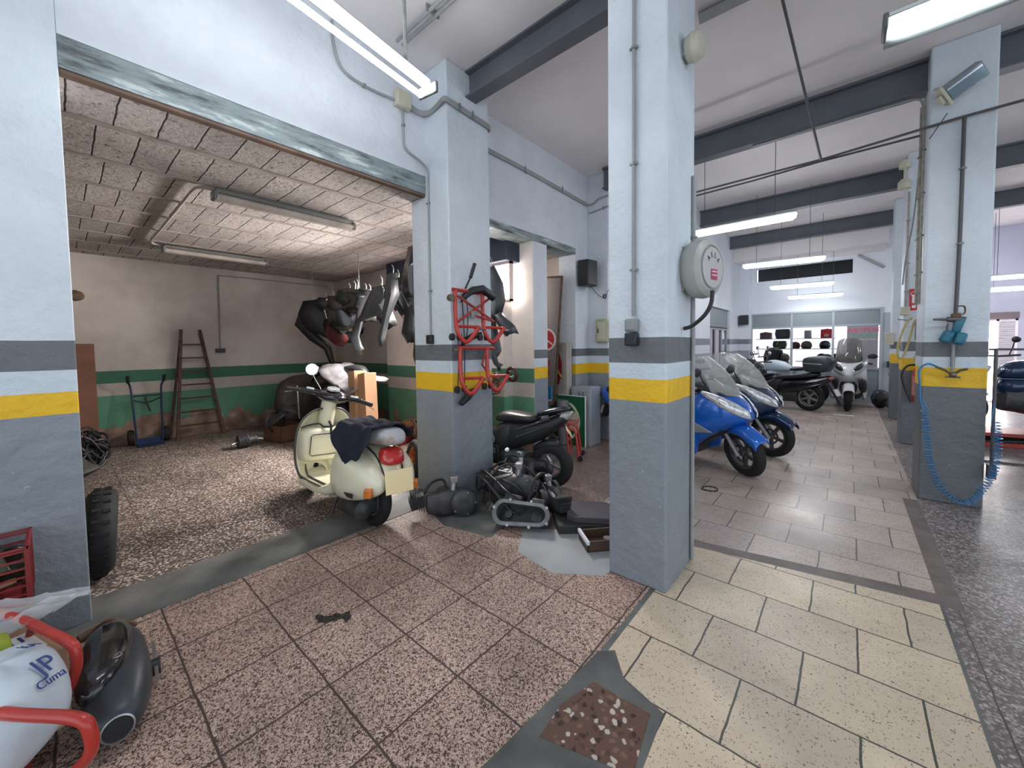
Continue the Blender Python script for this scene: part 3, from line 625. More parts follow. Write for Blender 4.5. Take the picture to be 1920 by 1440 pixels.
# ---------------------------------------------------------------- pale classic scooter
def vespa():
    t = thing('classic_scooter', 'pale cream vintage scooter with round mirror, parked on the step of the left opening', 'scooter', (-3.02, 1.68, 0), radians(180.))
    HM = Matrix.Translation((1.0, 0, .75)) @ Matrix.Rotation(radians(-34), 4, V((-.34, 0, .94))) @ Matrix.Translation((-1.0, 0, -.75))
    wheel(t, (0, 0, .215), .215, .095, 'rear_wheel', rim=mMetal, spokes=3, disc=False, rr=.58, sw=.06)
    SM = Matrix.Translation((1.24, 0, .215)) @ Matrix.Rotation(radians(-20), 4, 'Z') @ Matrix.Translation((-1.24, 0, -.215))
    wheel(t, (1.24, 0, .215), .215, .095, 'front_wheel', SM, rim=mMetal, spokes=3, disc=False, rr=.58, sw=.06)
    mg = MB(SM); R_ = .25
    mg.rings([[V((1.24 + R_*cos(a) + .0, y, .215 + (R_ + .04*(1 - (y/.13)**2))*sin(a) - (.10 if abs(y) > .12 else 0))) for y in (-.135, -.13, -.08, 0, .08, .13, .135)] for a in [radians(18 + 135*i/9) for i in range(10)]], False, False)
    mg.done('front_mudguard', mCreamP, t, solid=.01, sub=1)
    MB().ell((1.20, .03, .22), (.05, .05, .05)).cyl((1.15, .07, .62), (1.2, .07, .22), .02).done('fork', mDkMet, t)
    # leg shield: broad curved sheet
    A, B, rowz = [], [], [(.16, .20, 1.02), (.28, .27, 1.08), (.42, .305, 1.10), (.58, .315, 1.09), (.72, .30, 1.075), (.82, .245, 1.06), (.885, .15, 1.05), (.90, .06, 1.045)]
    rings = []
    for z, w, x in rowz: w *= .90; rings.append([V((x - .10*abs(u)**2.4, u*w, z)) for u in [-1 + 2*i/12 for i in range(13)]])
    MB().rings(rings, False, False).done('leg_shield', mCreamP, t, solid=.018, sub=1)
    e = []
    for z, w, x in rowz: e.append((x - .10, -w*.90, z))
    top = [(1.05 - .10*abs(u)**2.4, u*.06, .905) for u in (-.5, 0, .5)]
    e2 = [(x, -y, z) for x, y, z in e][::-1]
    MB().tube(smoothpath(e + top + e2, 3), .011, 8).done('shield_beading', mAlloy, t)
    # glovebox on the inside of the shield, with lid and lock
    gb = MB().hull([(1.06, 1.03, .36, .73, .27, 5), (.98, .96, .37, .72, .265, 5), (.91, .90, .40, .70, .25, 5), (.885, .88, .43, .68, .23, 5)], 24).done('glovebox', mCreamP, t, sub=1)
    MB().tube([(.885, -.17, .45), (.885, .17, .45), (.88, .19, .47), (.875, .185, .64), (.88, .165, .655), (.88, -.165, .655), (.875, -.185, .64), (.88, -.19, .47)], .004, 6, loop=True).done('lid_seam', mBlkP, gb)
    MB().cbox((.877, -.10, .62), (.012, .035, .038)).done('lock', mBlkP, gb, bevel=.004)
    MB().tube(smoothpath([(1.0, -.27, .70), (.96, -.20, .735), (.95, -.09, .75), (.93, -.05, .72), (.93, .05, .72), (.95, .09, .75), (.96, .20, .735), (1.0, .27, .70)], 3), .008, 6).done('glovebox_beading', mBlkP, t)
    # steering column, headset, bars
    MB().lathe([(.075, 0), (.072, .18), (.07, .34), (.062, .38)], (1.02, 0, .66), (-.22, 0, .97), 20).done('steering_column', mCreamP, t)
    hs = MB(HM).hull([(1.10, 1.08, .99, 1.07, .05, 2.2), (1.03, 1.02, .955, 1.10, .13, 2.3), (.93, .92, .95, 1.095, .16, 2.3), (.84, .84, .97, 1.06, .13, 2.2), (.79, .80, .99, 1.03, .06, 2)], 20).done('headset', mBlkG, t, sub=1)
    MB(HM).lathe([(.062, 0), (.060, .016), (.052, .018)], (.90, .0, 1.09), (-.30, 0, .95), 22).done('speedometer', mLens, hs)
    for s in (-1, 1):
        MB(HM).tube([(.95, s*.10, 1.03), (.90, s*.22, 1.035), (.86, s*.29, 1.03)], [.035, .028, .022], 12).done('handlebar', mBlkG, t)
        MB(HM).cyl((.865, s*.28, 1.03), (.80, s*.395, 1.02), .021, 14).done('grip', mBlkP, t)
        MB(HM).tube(smoothpath([(.91, s*.22, 1.02), (.92, s*.30, 1.015), (.90, s*.40, .985), (.885, s*.42, .975)], 4), .007, 8, flat=.6).done('lever', mChrome, t)
    MB(HM).cbox((.90, .21, 1.06), (.05, .07, .02), (0, 0, .3)).done('switch_cover', mWhite, t, bevel=.006)
    MB(HM).cbox((.90, -.21, 1.06), (.05, .07, .02), (0, 0, -.3)).done('switch_cover', mWhite, t, bevel=.006)
    a = MB(HM).tube([(.95, .12, 1.07), (.99, .24, 1.20)], .006, 8).done('mirror_arm', mChrome, t)
    MB(HM).ell((1.0, .255, 1.245), (.02, .062, .062), 20, 10).done('mirror_housing', mChrome, a); MB(HM).lathe([(.058, 0), (.056, .008)], (.982, .255, 1.245), (-1, 0, 0), 24).done('mirror_glass', mMirror, a)
    # horn cover / hooks
    MB().tube([(.92, 0, .77), (.88, 0, .74), (.87, 0, .66), (.885, 0, .655)], .012, 8).done('bag_hook', mBlkP, t)
    # floorboard with rails
    MB().hull([(1.06, 1.06, .20, .30, .22, 4), (.95, .95, .17, .235, .25, 4), (.60, .60, .165, .235, .25, 4), (.44, .44, .17, .30, .22, 4), (.36, .36, .2, .42, .17, 3)], 18).done('floorboard', mCreamP, t)
    for y in (-.22, -.16, .16, .22): MB().tube(smoothpath([(1.045, y, .34), (.99, y, .26), (.90, y, .242), (.55, y*.98, .242), (.46, y*.97, .25)], 3), .009, 6).done('floor_rail', mAlloy, t)
    # rear body, cowls
    RS = Matrix.Translation((.46, 0, 0)) @ Matrix.Diagonal((.89, .92, 1., 1)) @ Matrix.Translation((-.46, 0, 0))
    MB(RS).hull([(.46, .40, .22, .50, .10, 3), (.36, .32, .24, .66, .135, 3), (.0, .0, .36, .70, .15, 3), (-.22, -.20, .36, .68, .13, 2.8), (-.36, -.30, .38, .60, .10, 2.6), (-.42, -.38, .42, .52, .06, 2.2)], 22).done('rear_frame', mCreamP, t, sub=1)
    for s in (-1, 1):
        cw = MB(RS).hull([(.43, .38, .32, .52, .03, 2, s*.15), (.36, .30, .25, .62, .085, 2.4, s*.18), (.20, .16, .22, .66, .125, 2.5, s*.19), (-.02, -.04, .23, .655, .135, 2.5, s*.19), (-.22, -.22, .28, .60, .12, 2.4, s*.175), (-.36, -.34, .33, .52, .08, 2.3, s*.15), (-.42, -.40, .38, .47, .03, 2, s*.13)], 22).done('side_cowl', mCreamP, t, sub=1)
        MB(RS).cbox((-.335, s*.215, .37), (.07, .10, .075), (0, 0, s*.75)).done('rear_indicator', mOrL, t, bevel=.012, seg=3)
        MB(RS).tube(smoothpath([(-.38, s*.085, .43), (-.26, s*.115, .61), (-.1, s*.13, .68)], 4), .007, 6).done('cowl_beading', mBlkP, t)
    MB(RS).prism([(.0, .0), (.10, .0), (.105, -.035), (.045, -.03), (.02, -.015)], lambda u, v, d: (-.10 - u*1., .318 - u*.25 + d, .345 + v), 0, .008).done('side_badge', mBlkP, t)
    # seat cover: grey cloth with worn tan edges
    mSeatC = mat('worn_grey_seat_cover', (.45, .46, .47), .7, var=.3, vs=7., col2=(.36, .25, .18), lo=.30, hi=.40)
    MB().hull([(.46, .42, .70, .78, .06, 2.4), (.40, .38, .68, .825, .115, 2.6), (.22, .22, .68, .80, .135, 2.8), (.02, .02, .69, .83, .145, 2.8), (-.16, -.16, .70, .86, .14, 2.8), (-.27, -.24, .71, .84, .11, 2.6), (-.31, -.28, .74, .80, .06, 2.2)], 22).done('seat', mSeatC, t, sub=1)
    # tail lamp, plate, silencer, kick-start, stand
    MB(RS).hull([(-.24, -.20, .55, .69, .115, 3.4), (-.34, -.30, .55, .70, .115, 3.4), (-.405, -.35, .56, .675, .09, 3.2)], 20).done('tail_lamp', mRedL, t, sub=1)
    MB(Matrix.Translation((-.345, 0, .445)) @ Matrix.Rotation(radians(12), 4, 'Y')).box(-.005, .004, -.125, .125, -.09, .09).done('number_plate', mPlate, t, bevel=.003)
    MB().cyl((-.29, 0, .42), (-.345, 0, .44), .02).done('plate_bracket', mBlkP, t)
    MB().lathe([(.04, -.2), (.085, -.17), (.085, .12), (.05, .16)], (.12, .12, .165), (1, 0, 0), 18).done('silencer', mDkMet, t)
    MB().hull([(.25, .25, .12, .30, .10, 3), (-.06, -.06, .13, .33, .11, 3)], 14).done('engine', mDkMet, t)
    MB().tube([(.42, .10, .20), (.40, .19, .0 + .012)], .013, 8).tube([(.42, -.10, .20), (.40, -.19, .012)], .013, 8).tube([(.42, -.1, .2), (.42, .1, .2)], .013, 8).done('centre_stand', mDkMet, t)
    t.rotation_euler.x = radians(5)
    return t
ves = vespa()
# navy jacket thrown over the seat
mNavyC = mat('navy_cloth', (.010, .014, .032), .85, var=.4, vs=7., bmp=.3)
def jacket():
    X0, Y0 = -3.02, 1.70; R = []
    for i in range(17):
        x = .30 - .52*i/16; row = []
        q = i/16
        dl = .30*(1 - abs(q - .48)*1.15); dr = .10 + .03*sin(i)      # how far it hangs on the near-left and on the far-right side
        for j in range(25):
            u = -1 + 2*j/24; au = abs(u); e = max(0, (au - .40)/.60)
            d = dl if u > 0 else dr
            y = math.copysign(min(au, .40)/.40*.135 + e*.085*(1 + d), u)
            z = .862 + .015*sin(i*.9 + 1) + .008*cos(j*1.7 + i) - d*e**1.15 + .022*e*sin(i*1.25 + j*.35)
            row.append(V((X0 - x + .10*e*q*(1 if u > 0 else .2), Y0 - y, z)))
        R.append(row)
    o = MB().rings(R, False, False).done('jacket', mNavyC, None, solid=.016, sub=1, jag=.005)
    return tag(o, 'dark navy jacket draped over the seat of the cream scooter', 'jacket')
jacket()

# ---------------------------------------------------------------- black naked scooter beside the engines
def black_scooter():
    t = thing('naked_scooter', 'black stripped sport scooter with upswept tail behind the pile of engines', 'scooter', (-2.36, 3.36, 0), math.atan2(-.20, -.98))
    wheel(t, (0, 0, .24), .24, .14, 'rear_wheel', rr=.54, disc=False, spokes=5, rim=mMetal, sw=.014)
    MB().hull([(1.02, 1.0, .22, .50, .13, 3), (.80, .78, .22, .52, .15, 3), (.60, .52, .26, .70, .14, 2.8), (.42, .36, .34, .70, .12, 2.6)], 18).done('under_seat_body', mBlkP, t, sub=1)
    wheel(t, (1.22, 0, .235), .235, .12, 'front_wheel', rr=.6, rim=mMetal)
    for s in (-1, 1): MB().cyl((1.03, s*.08, .72), (1.22, s*.08, .235), .02).done('fork_leg', mDkMet, t)
    MB().hull([(1.2, 1.14, .5, .9, .05, 2.4), (1.08, 1.02, .42, .98, .12, 2.6), (.92, .9, .3, .9, .12, 2.6), (.85, .84, .3, .6, .1, 2.6)], 16).done('front_fairing', mBlkG, t, sub=1)
    MB().tube([(1.0, -.33, 1.02), (1.04, -.1, .98), (1.04, .1, .98), (1.0, .33, 1.02)], .014, 8).done('handlebar', mBlkP, t)
    MB().hull([(.98, .98, .20, .36, .14, 4), (.62, .62, .19, .33, .15, 4), (.45, .45, .22, .42, .1, 3)], 14).done('floorboard', mBlkP, t)
    MB().hull([(.66, .60, .30, .62, .04, 2.4), (.56, .52, .34, .70, .12, 2.6), (.30, .28, .40, .68, .13, 2.6), (.06, .04, .50, .72, .10, 2.6), (-.08, -.12, .62, .79, .08, 2.5), (-.20, -.24, .72, .82, .04, 2.2)], 20).done('tail_fairing', mBlkP, t, sub=1)
    MB().hull([(.68, .66, .66, .71, .05, 2.2), (.60, .60, .66, .775, .12, 2.6), (.46, .46, .66, .79, .14, 2.7), (.26, .26, .67, .765, .13, 2.7), (.12, .12, .68, .765, .11, 2.6)], 20).done('seat', mSeat, t, sub=1)
    MB().hull([(.16, .16, .74, .79, .09, 2.4), (.04, .04, .76, .835, .10, 2.6), (-.12, -.12, .80, .87, .085, 2.6), (-.22, -.22, .83, .87, .05, 2.2)], 18).done('tail_spoiler', mBlkG, t, sub=1)
    MB().hull([(-.10, -.14, .71, .81, .06, 2.4), (-.19, -.235, .73, .825, .055, 2.4), (-.22, -.25, .76, .82, .03, 2.2)], 14).done('tail_lamp', mat('clear_tail_lamp', (.62, .60, .60), .2, .2, var=.4, vs=30.), t)
    MB(Matrix.Translation((-.19, -.02, .60)) @ Matrix.Rotation(radians(35), 4, 'X') @ Matrix.Rotation(radians(30), 4, 'Y')).box(-.005, .005, -.085, .085, -.032, .032).done('number_plate', mPlate, t, bevel=.003)
    MB().tube([(-.1, 0, .72), (-.18, -.01, .63)], .014, 6).done('plate_bracket', mBlkP, t)
    for z0, z1 in ((.66, .74), (.58, .67)): MB().tube([(.36, -.13, z0 - .06), (-.02, -.085, z1)], .013, 8).tube([(.36, .13, z0 - .06), (-.02, .085, z1)], .013, 8).done('frame_tube', mDkMet, t)
    # drive case, silencer and shock
    MB().hull([(.55, .55, .17, .31, .05, 3, .12), (.30, .30, .15, .33, .065, 3, .13), (.02, .02, .15, .31, .06, 3, .13), (-.08, -.08, .19, .27, .03, 3, .12)], 16).done('drive_case', mDkMet, t, sub=1)
    MB().hull([(.62, .62, .15, .35, .12, 3), (.40, .40, .14, .38, .13, 3), (.28, .28, .2, .34, .1, 3)], 14).done('engine', mDkMet, t, bevel=.01)
    MB().tube(smoothpath([(.5, .1, .16), (.42, .19, .14), (.25, .21, .22)], 4), .02, 8).done('exhaust_pipe', mDkMet, t)
    MB().lathe([(.03, 0), (.055, .03), (.06, .26), (.045, .30), (.02, .31)], (.26, .21, .22), (-1, 0, .25), 16).done('silencer', mBlkP, t)
    MB().cyl((.06, -.10, .24), (.16, -.09, .58), .012, 8).lathe([(.028, .03), (.028, .28)], (.07, -.10, .26), (.1, .01, .34), 12).done('shock_absorber', mDkMet, t)
    MB().hull([(.25, .2, .34, .44, .06, 2.6), (.06, .02, .40, .53, .07, 2.6), (-.08, -.12, .40, .5, .06, 2.4)], 14).done('rear_mudguard', mBlkP, t, sub=1)
    # belly panel with pale lettering
    MB().prism([(.54, .24), (1.02, .22), (1.05, .34), (.92, .42), (.56, .42)], lambda u, v, d: (u, .155 + d, v), -.01, .012).done('belly_panel', mBlkP, t, bevel=.006)
    T = frame((.74, .169, .35), (-1, 0, .02), (0, 0, 1))
    text('YASUNI', .085, T, mat('faded_lettering', (.42, .42, .43), .5, var=0), 'lettering', t, .001)
    MB().tube(smoothpath([(.92, .13, .56), (.78, .15, .60), (.66, .15, .55), (.62, .15, .46), (.70, .15, .42), (.90, .14, .40)], 4), .011, 8).done('frame_loop', mMetal, t)
    return t
black_scooter()

# ---------------------------------------------------------------- scooter with top case, naked bikes at the far end
def case_scooter():
    t = thing('city_scooter', 'black scooter with a grey-black top case, seen from its rear right at the far end', 'scooter', (-.62, 10.62, 0), math.atan2(.34, -.94))
    wheel(t, (0, 0, .285), .285, .12, 'rear_wheel', rr=.66, rim=mMetal, disc=True); wheel(t, (1.34, 0, .285), .285, .1, 'front_wheel', rr=.66, rim=mAlloy)
    for s in (-1, 1): MB().cyl((1.14, s*.08, .75), (1.34, s*.08, .285), .022).done('fork_leg', mDkMet, t)
    A = [(1.34 + .33*cos(radians(a)), -.07, .285 + .33*sin(radians(a))) for a in range(20, 141, 12)]
    MB().strip(A, [(p[0], .07, p[2]) for p in A], 4, (0, 0, .02)).done('front_mudguard', mBlkG, t, solid=.008)
    MB().hull([(1.28, 1.20, .45, .98, .05, 2.4), (1.16, 1.10, .38, 1.05, .15, 2.5), (1.02, .98, .25, 1.0, .17, 2.6), (.92, .9, .25, .9, .15, 2.8)], 18).done('front_fairing', mBlkG, t, sub=1)
    MB().hull([(1.0, 1.0, .18, .30, .16, 4), (.55, .55, .18, .30, .17, 4)], 14).done('floorboard', mBlkP, t)
    MB().tube([(.95, -.35, 1.02), (1.06, -.12, 1.03), (1.06, .12, 1.03), (.95, .35, 1.02)], .017, 8).done('handlebar', mBlkP, t)
    for s in (-1, 1): mirror(t, (1.0, s*.2, 1.03), (1.02, s*.32, 1.20), (1.02, s*.36, 1.24), .075)
    MB().hull([(.66, .60, .30, .60, .06, 2.6), (.52, .50, .30, .68, .15, 2.7), (.20, .18, .38, .68, .17, 2.7), (-.12, -.14, .50, .74, .15, 2.6), (-.34, -.36, .62, .80, .09, 2.4), (-.42, -.42, .70, .78, .03, 2.2)], 20).done('tail_fairing', mBlkG, t, sub=1)
    MB().hull([(.72, .70, .64, .71, .07, 2.4), (.55, .55, .64, .77, .15, 2.7), (.20, .2, .68, .79, .17, 2.7), (.0, .0, .70, .84, .16, 2.6), (-.22, -.22, .76, .86, .12, 2.5)], 20).done('seat', mSeat, t, sub=1)
    for s in (-1, 1):
        MB().prism([(.02, .62), (-.20, .66), (-.36, .74), (-.12, .69)], lambda u, v, d: (u, s*(.165 - abs(u)*.12 + d), v), 0, .012).done('side_stripe', mWhite, t)
        MB().prism([(.0, .53), (-.18, .57), (-.28, .62), (-.08, .55)], lambda u, v, d: (u, s*(.165 - abs(u)*.12 + d), v), 0, .012).done('side_stripe', mWhite, t)
    MB().hull([(-.30, -.33, .68, .76, .08, 2.4), (-.40, -.43, .70, .77, .06, 2.4)], 14).done('tail_lamp', mRedL, t)
    MB().hull([(.06, .10, .86, 1.12, .19, 3.4), (.0, .04, .84, 1.19, .21, 3.8), (-.28, -.34, .84, 1.21, .21, 3.8), (-.36, -.44, .88, 1.15, .18, 3.2), (-.39, -.47, .94, 1.08, .13, 2.6)], 24).done('top_case', mat('top_case_plastic', (.045, .048, .055), .4, var=.15), t, sub=1)
    MB().strip([(.05, -.20, 1.05), (-.25, -.215, 1.04), (-.41, -.16, 1.03)], [(.05, -.20, 1.02), (-.25, -.215, 1.01), (-.40, -.16, 1.0)], 2).strip([(.05, .20, 1.05), (-.25, .215, 1.04), (-.41, .16, 1.03)], [(.05, .20, 1.02), (-.25, .215, 1.01), (-.40, .16, 1.0)], 2).done('case_band', mGreyTrim, t, solid=.006)
    MB().prism([(-.36, .66), (-.32, .66), (-.56, .20), (-.60, .22)], lambda u, v, d: (u, d, v), -.07, .07).done('rear_mudguard', mBlkP, t)
    MB(Matrix.Translation((-.50, 0, .44)) @ Matrix.Rotation(radians(27), 4, 'Y')).box(-.008, 0, -.1, .1, -.075, .075).done('number_plate', mPlateW, t)
    MB().hull([(.55, .55, .16, .42, .11, 3), (.2, .2, .18, .42, .12, 3)], 14).done('engine', mDkMet, t)
    MB().hull([(.45, .42, .20, .30, .045, 3, -.16), (-.05, -.1, .20, .34, .055, 3, -.17)], 14).done('silencer', mBlkP, t); MB().cbox((-.06, -.23, .28), (.18, .02, .09)).done('heat_guard', mMetal, t, bevel=.02)
    return t
case_scooter()
def naked_bike(label, loc, rz, tank, k=1., group=None, extra=None):
    t = thing('naked_motorcycle', label, 'motorcycle', loc, rz, group)
    P = lambda: MB(Matrix.Diagonal((k, k, k, 1)))
    T_ = Matrix.Diagonal((k, k, k, 1))
    wheel(t, (0, 0, .30), .30, .15, 'rear_wheel', T_); wheel(t, (1.38, 0, .30), .30, .12, 'front_wheel', T_)
    for s in (-1, 1): P().cyl((1.12, s*.09, .92), (1.38, s*.09, .30), .025).done('fork_leg', mMetal, t)
    P().hull([(1.02, 1.00, .74, .84, .08, 2.4), (.92, .92, .72, .98, .15, 2.4), (.72, .72, .72, 1.02, .165, 2.4), (.50, .50, .72, .94, .13, 2.4), (.38, .38, .74, .84, .08, 2.2)], 20).done('fuel_tank', tank, t, sub=1)
    P().hull([(1.04, 1.02, .50, .74, .09, 2.4), (.84, .84, .50, .76, .19, 2.4), (.7, .7, .56, .74, .17, 2.2)], 16).done('side_fairing', tank, t, sub=1)
    P().hull([(.48, .48, .74, .82, .10, 2.6), (.2, .2, .76, .84, .14, 2.6), (-.1, -.1, .82, .90, .12, 2.6), (-.28, -.28, .88, .94, .05, 2.4)], 18).done('seat', mSeat, t, sub=1)
    P().hull([(.4, .4, .62, .76, .08, 2.6), (.0, .0, .70, .82, .10, 2.6), (-.34, -.36, .82, .90, .04, 2.4)], 16).done('tail_fairing', tank, t, sub=1)
    P().hull([(.98, .95, .28, .62, .12, 3), (.7, .7, .24, .66, .17, 3), (.42, .42, .28, .6, .14, 3)], 14).done('engine', mDkMet, t, bevel=.01)
    P().tube([(.4, .06, .40), (0, .08, .30)], .03, 8).tube([(.4, -.06, .40), (0, -.08, .30)], .03, 8).done('swing_arm', mDkMet, t)
    P().tube([(.9, -.14, .3), (.5, -.16, .2), (.1, -.18, .32), (-.2, -.18, .42)], [.025, .03, .05, .055], 10).done('exhaust', mMetal, t)
    P().lathe([(.06, 0), (.1, .03), (.11, .10), (.09, .12)], (1.14, 0, .90), (1, 0, 0), 18).done('headlamp', mBlkG, t)
    P().tube([(.96, -.38, 1.08), (1.06, -.14, 1.06), (1.06, .14, 1.06), (.96, .38, 1.08)], .014, 8).done('handlebar', mBlkP, t)
    for s in (-1, 1): mirror(t, (1.0*k, s*.24*k, 1.08*k), (1.0*k, s*.34*k, 1.25*k), (1.0*k, s*.37*k, 1.29*k), .07)
    A = [(1.38 + .34*cos(radians(a)), -.06, .30 + .34*sin(radians(a))) for a in range(30, 151, 12)]
    P().strip(A, [(p[0], .06, p[2]) for p in A], 4, (0, 0, .02)).done('front_mudguard', tank, t, solid=.008)
    return t
naked_bike('pale blue-white motorcycle behind the black top-case scooter', (-.62, 11.75, 0), math.atan2(.15, -.98), mIce, 1.06)
naked_bike('black unfaired motorcycle with mirrors between the navy scooter and the office window', (-1.25, 9.25, 0), math.atan2(.75, -.6), mBlkG, .98)
# ---------------------------------------------------------------- conduits, boxes and fittings
mRedP = mat('red_enamel', (.50, .035, .025), .35, var=.18, vs=9., coat=.3)
mRedW = mat('worn_red_steel', (.42, .05, .04), .45, var=.4, vs=13.)
mCreamB = mat('cream_plastic', (.56, .53, .42), .5, var=.12)
mGreyB = mat('grey_plastic', (.30, .32, .33), .45, var=.1)
mBlkB = mat('black_bakelite', (.02, .022, .026), .35, var=.1)
mYelH = mat('yellow_rubber_hose', (.52, .42, .16), .5, var=.25)
mBlueC = mat('blue_polyurethane', (.015, .18, .42), .3, var=0, coat=.3)
mTeal = mat('teal_tool_paint', (.02, .16, .25), .35, var=.25, vs=14.)
mBrass = mat('tarnished_brass', (.20, .17, .12), .4, .7, var=.3, vs=20.)
mGold = mat('yellow_latch_paint', (.62, .48, .06), .5, var=.3, vs=20.)
mWood = mat('raw_wood', (.33, .20, .11), .65, var=.3, vs=8.)
mCard = mat('brown_cardboard', (.40, .25, .15), .8, var=.15, vs=5.)
mCard2 = mat('tan_cardboard', (.52, .30, .17), .75, var=.1, vs=3.)
mGreyF = mat('grey_fairing_plastic', (.062, .066, .073), .4, var=.3, vs=7.)
mWhF = mat('pale_fairing_plastic', (.45, .47, .52), .4, var=.15)
mDkRed = mat('dark_red_plastic', (.08, .015, .014), .4, var=.3)
mFoil = mat('silver_plastic_sheet', (.27, .26, .28), .4, .1, var=.35, vs=9., bmp=.5)
mBagC = mat('clear_polythene', (.80, .84, .86), .08, var=0, alpha=.38)
mBagW = mat('white_carrier_bag', (.62, .70, .78), .4, var=.16, vs=5., bmp=.3)
mPaper = mat('white_paper_label', (.75, .78, .80), .6, var=0)
mInk = mat('navy_ink', (.03, .06, .22), .5, var=0)
mInkR = mat('red_sign_paint', (.58, .03, .035), .5, var=.08)
mInkG = mat('green_sign_paint', (.05, .32, .15), .5, var=.05)
mWhtS = mat('white_sign_paint', (.80, .78, .76), .5, var=.05)

def pipe(name, label, pts, r, m=mPipe, clips=(), cat='pipe', k=6, smooth_=True, group=None):
    P = smoothpath(pts, k) if smooth_ else pts
    if not clips: return tag(MB().tube(P, r, 10).done(name, m), label, cat, group)
    t = thing(name, label, cat, tuple(pts[-1]), 0, group)
    MB(at(t)).tube(P, r, 10).done('tube', m, t)
    for c, ax in clips:
        MB(at(t)).lathe([(r + .006, -.008), (r + .006, .008), (r, .008), (r, -.008)], c, ax, 12, loop=True).cbox(c, (.05, .012, .012) if abs(ax[1]) > .5 or abs(ax[2]) > .5 else (.012, .012, .05)).done('clip', mGalv, t)
    return t
X1 = -3.145
pipe('conduit', 'grey conduit curving down the wall from the ceiling to the cream junction box', [(X1, 1.52, 4.10), (X1, 1.53, 3.92), (X1, 1.60, 3.76), (X1, 1.8, 3.72), (X1, 2.08, 3.74)], .011, clips=[((X1, 1.78, 3.72), (0, 1, 0))], cat='conduit')
jb = thing('junction_box', 'cream square junction box on the wall where the conduits meet', 'junction box', (-3.155, 2.15, 3.69))
MB().box(-.015, .05, -.075, .075, 0, .15).done('box', mCreamB, jb, bevel=.01); MB().box(.05, .062, -.07, .07, .006, .144).done('lid', mCreamB, jb, bevel=.006)
pipe('conduit', 'thin conduit from the junction box down the second pillar to its black switch', [(X1, 2.16, 3.69), (X1, 2.16, 3.45), (X1, 2.19, 3.34), (X1 + .02, 2.34, 3.27), (-3.12, 2.405, 3.20), (-3.12, 2.408, 3.05), (-3.125, 2.408, 2.4), (-3.13, 2.408, 1.62)], .010, clips=[((X1, 2.16, 3.55), (0, 0, 1)), ((-3.125, 2.408, 2.9), (0, 0, 1)), ((-3.125, 2.408, 2.05), (0, 0, 1))], cat='conduit')
tag(MB().box(-3.17, -3.09, 2.375, 2.42, 1.53, 1.62).done('switch_box', mBlkB, None, bevel=.008), 'small black switch box low on the left face of the second pillar', 'switch')
tc = thing('conduit_bundle', 'bundle of three grey conduits bending round the second pillar and along the wall', 'conduit', (X1, 2.22, 3.7))
for k in range(3):
    z = .016*k - .015; e = .012*k*0
    p = [(X1, 2.22, 3.755 + z), (X1 + .01, 2.34, 3.735 + z), (-3.06, 2.40, 3.735 + z), (-2.95, 2.40, 3.75 + z), (-2.83, 2.385, 3.76 + z), (-2.815, 2.46, 3.755 + z), (-2.815, 2.70, 3.745 + z), (-2.815, 2.95, 3.735 + z), (-2.87, 3.0, 3.735 + z), (-3.08, 3.01, 3.73 + z), (X1, 3.08, 3.73 + z)]
    q = [(X1, 3.08 + .0, 3.73 + z), (X1, 3.9, 3.735 + z), (X1, 4.7, 3.72 + z), (X1, 5.5, 3.70 + z)]
    MB(at(tc)).tube(smoothpath(p, 5), .010, 8).done('tube', mPipe, tc); MB(at(tc)).tube(smoothpath(q, 4), .010, 8).done('tube', mPipe, tc)
for y in (3.95, 4.8): MB(at(tc)).cbox((X1 + .012, y, 3.725), (.008, .02, .09)).done('clip', mGalv, tc)
for y in (2.55, 2.72): MB(at(tc)).cbox((-2.80, y, 3.745), (.008, .02, .075)).done('clip', mGalv, tc)
pipe('conduit', 'pair of conduits crossing the projecting pier beside the loudspeaker, wavy over its corner', [(X1, 5.5, 3.69), (X1 + .08, 5.575, 3.72), (-2.98, 5.58, 3.77), (-2.8, 5.58, 3.78)], .014, cat='conduit')
pipe('conduit', 'short straight conduit just under the wavy pair on the projecting pier', [(-3.15, 5.575, 3.58), (-2.8, 5.575, 3.62)], .010, cat='conduit', clips=[((-2.9, 5.575, 3.61), (1, 0, 0))], smooth_=False)
# ceiling pipes between the first beams
tp = thing('ceiling_pipes', 'pair of grey pipes under the ceiling above the nearest lamp', 'pipe', (-2.2, 1.9, 4.1))
for k in range(2): MB(at(tp)).tube([(-2.95, 1.98 + k*.06, 4.10), (.5, 1.98 + k*.06, 4.10)], .014, 8).done('tube', mPipe, tp)
for x in (-2.5, -1.8, -1.1): MB(at(tp)).cbox((x, 2.01, 4.115), (.015, .12, .05)).done('clip', mGalv, tp)
# central pillar: conduit with two sockets, pipe down its corner
pipe('conduit', 'vertical conduit down the front of the central pillar to its sockets', [(-.99, 2.292, 4.14), (-.99, 2.292, 3.0), (-.992, 2.292, 2.2), (-.993, 2.292, 1.67)], .0105, clips=[((-.99, 2.292, z), (0, 0, 1)) for z in (3.6, 3.25, 2.58, 1.95)], cat='conduit')
so = thing('socket', 'grey lidded socket above a black one on the front of the central pillar', 'socket', (-.998, 2.31, 1.49))
MB().box(-.038, .038, -.055, 0, .085, .165).done('grey_box', mGreyB, so, bevel=.01); MB().box(-.03, .03, -.062, -.05, .095, .155).done('lid', mGreyB, so, bevel=.008)
MB().box(-.037, .037, -.058, 0, 0, .08).done('black_box', mBlkB, so, bevel=.008)
pipe('pipe', 'grey pipe standing against the right corner of the central pillar', [(-.785, 2.77, 0.02), (-.785, 2.77, 2.6)], .013, smooth_=False, clips=[((-.785, 2.77, 1.2), (0, 0, 1)), ((-.785, 2.77, 2.2), (0, 0, 1))])
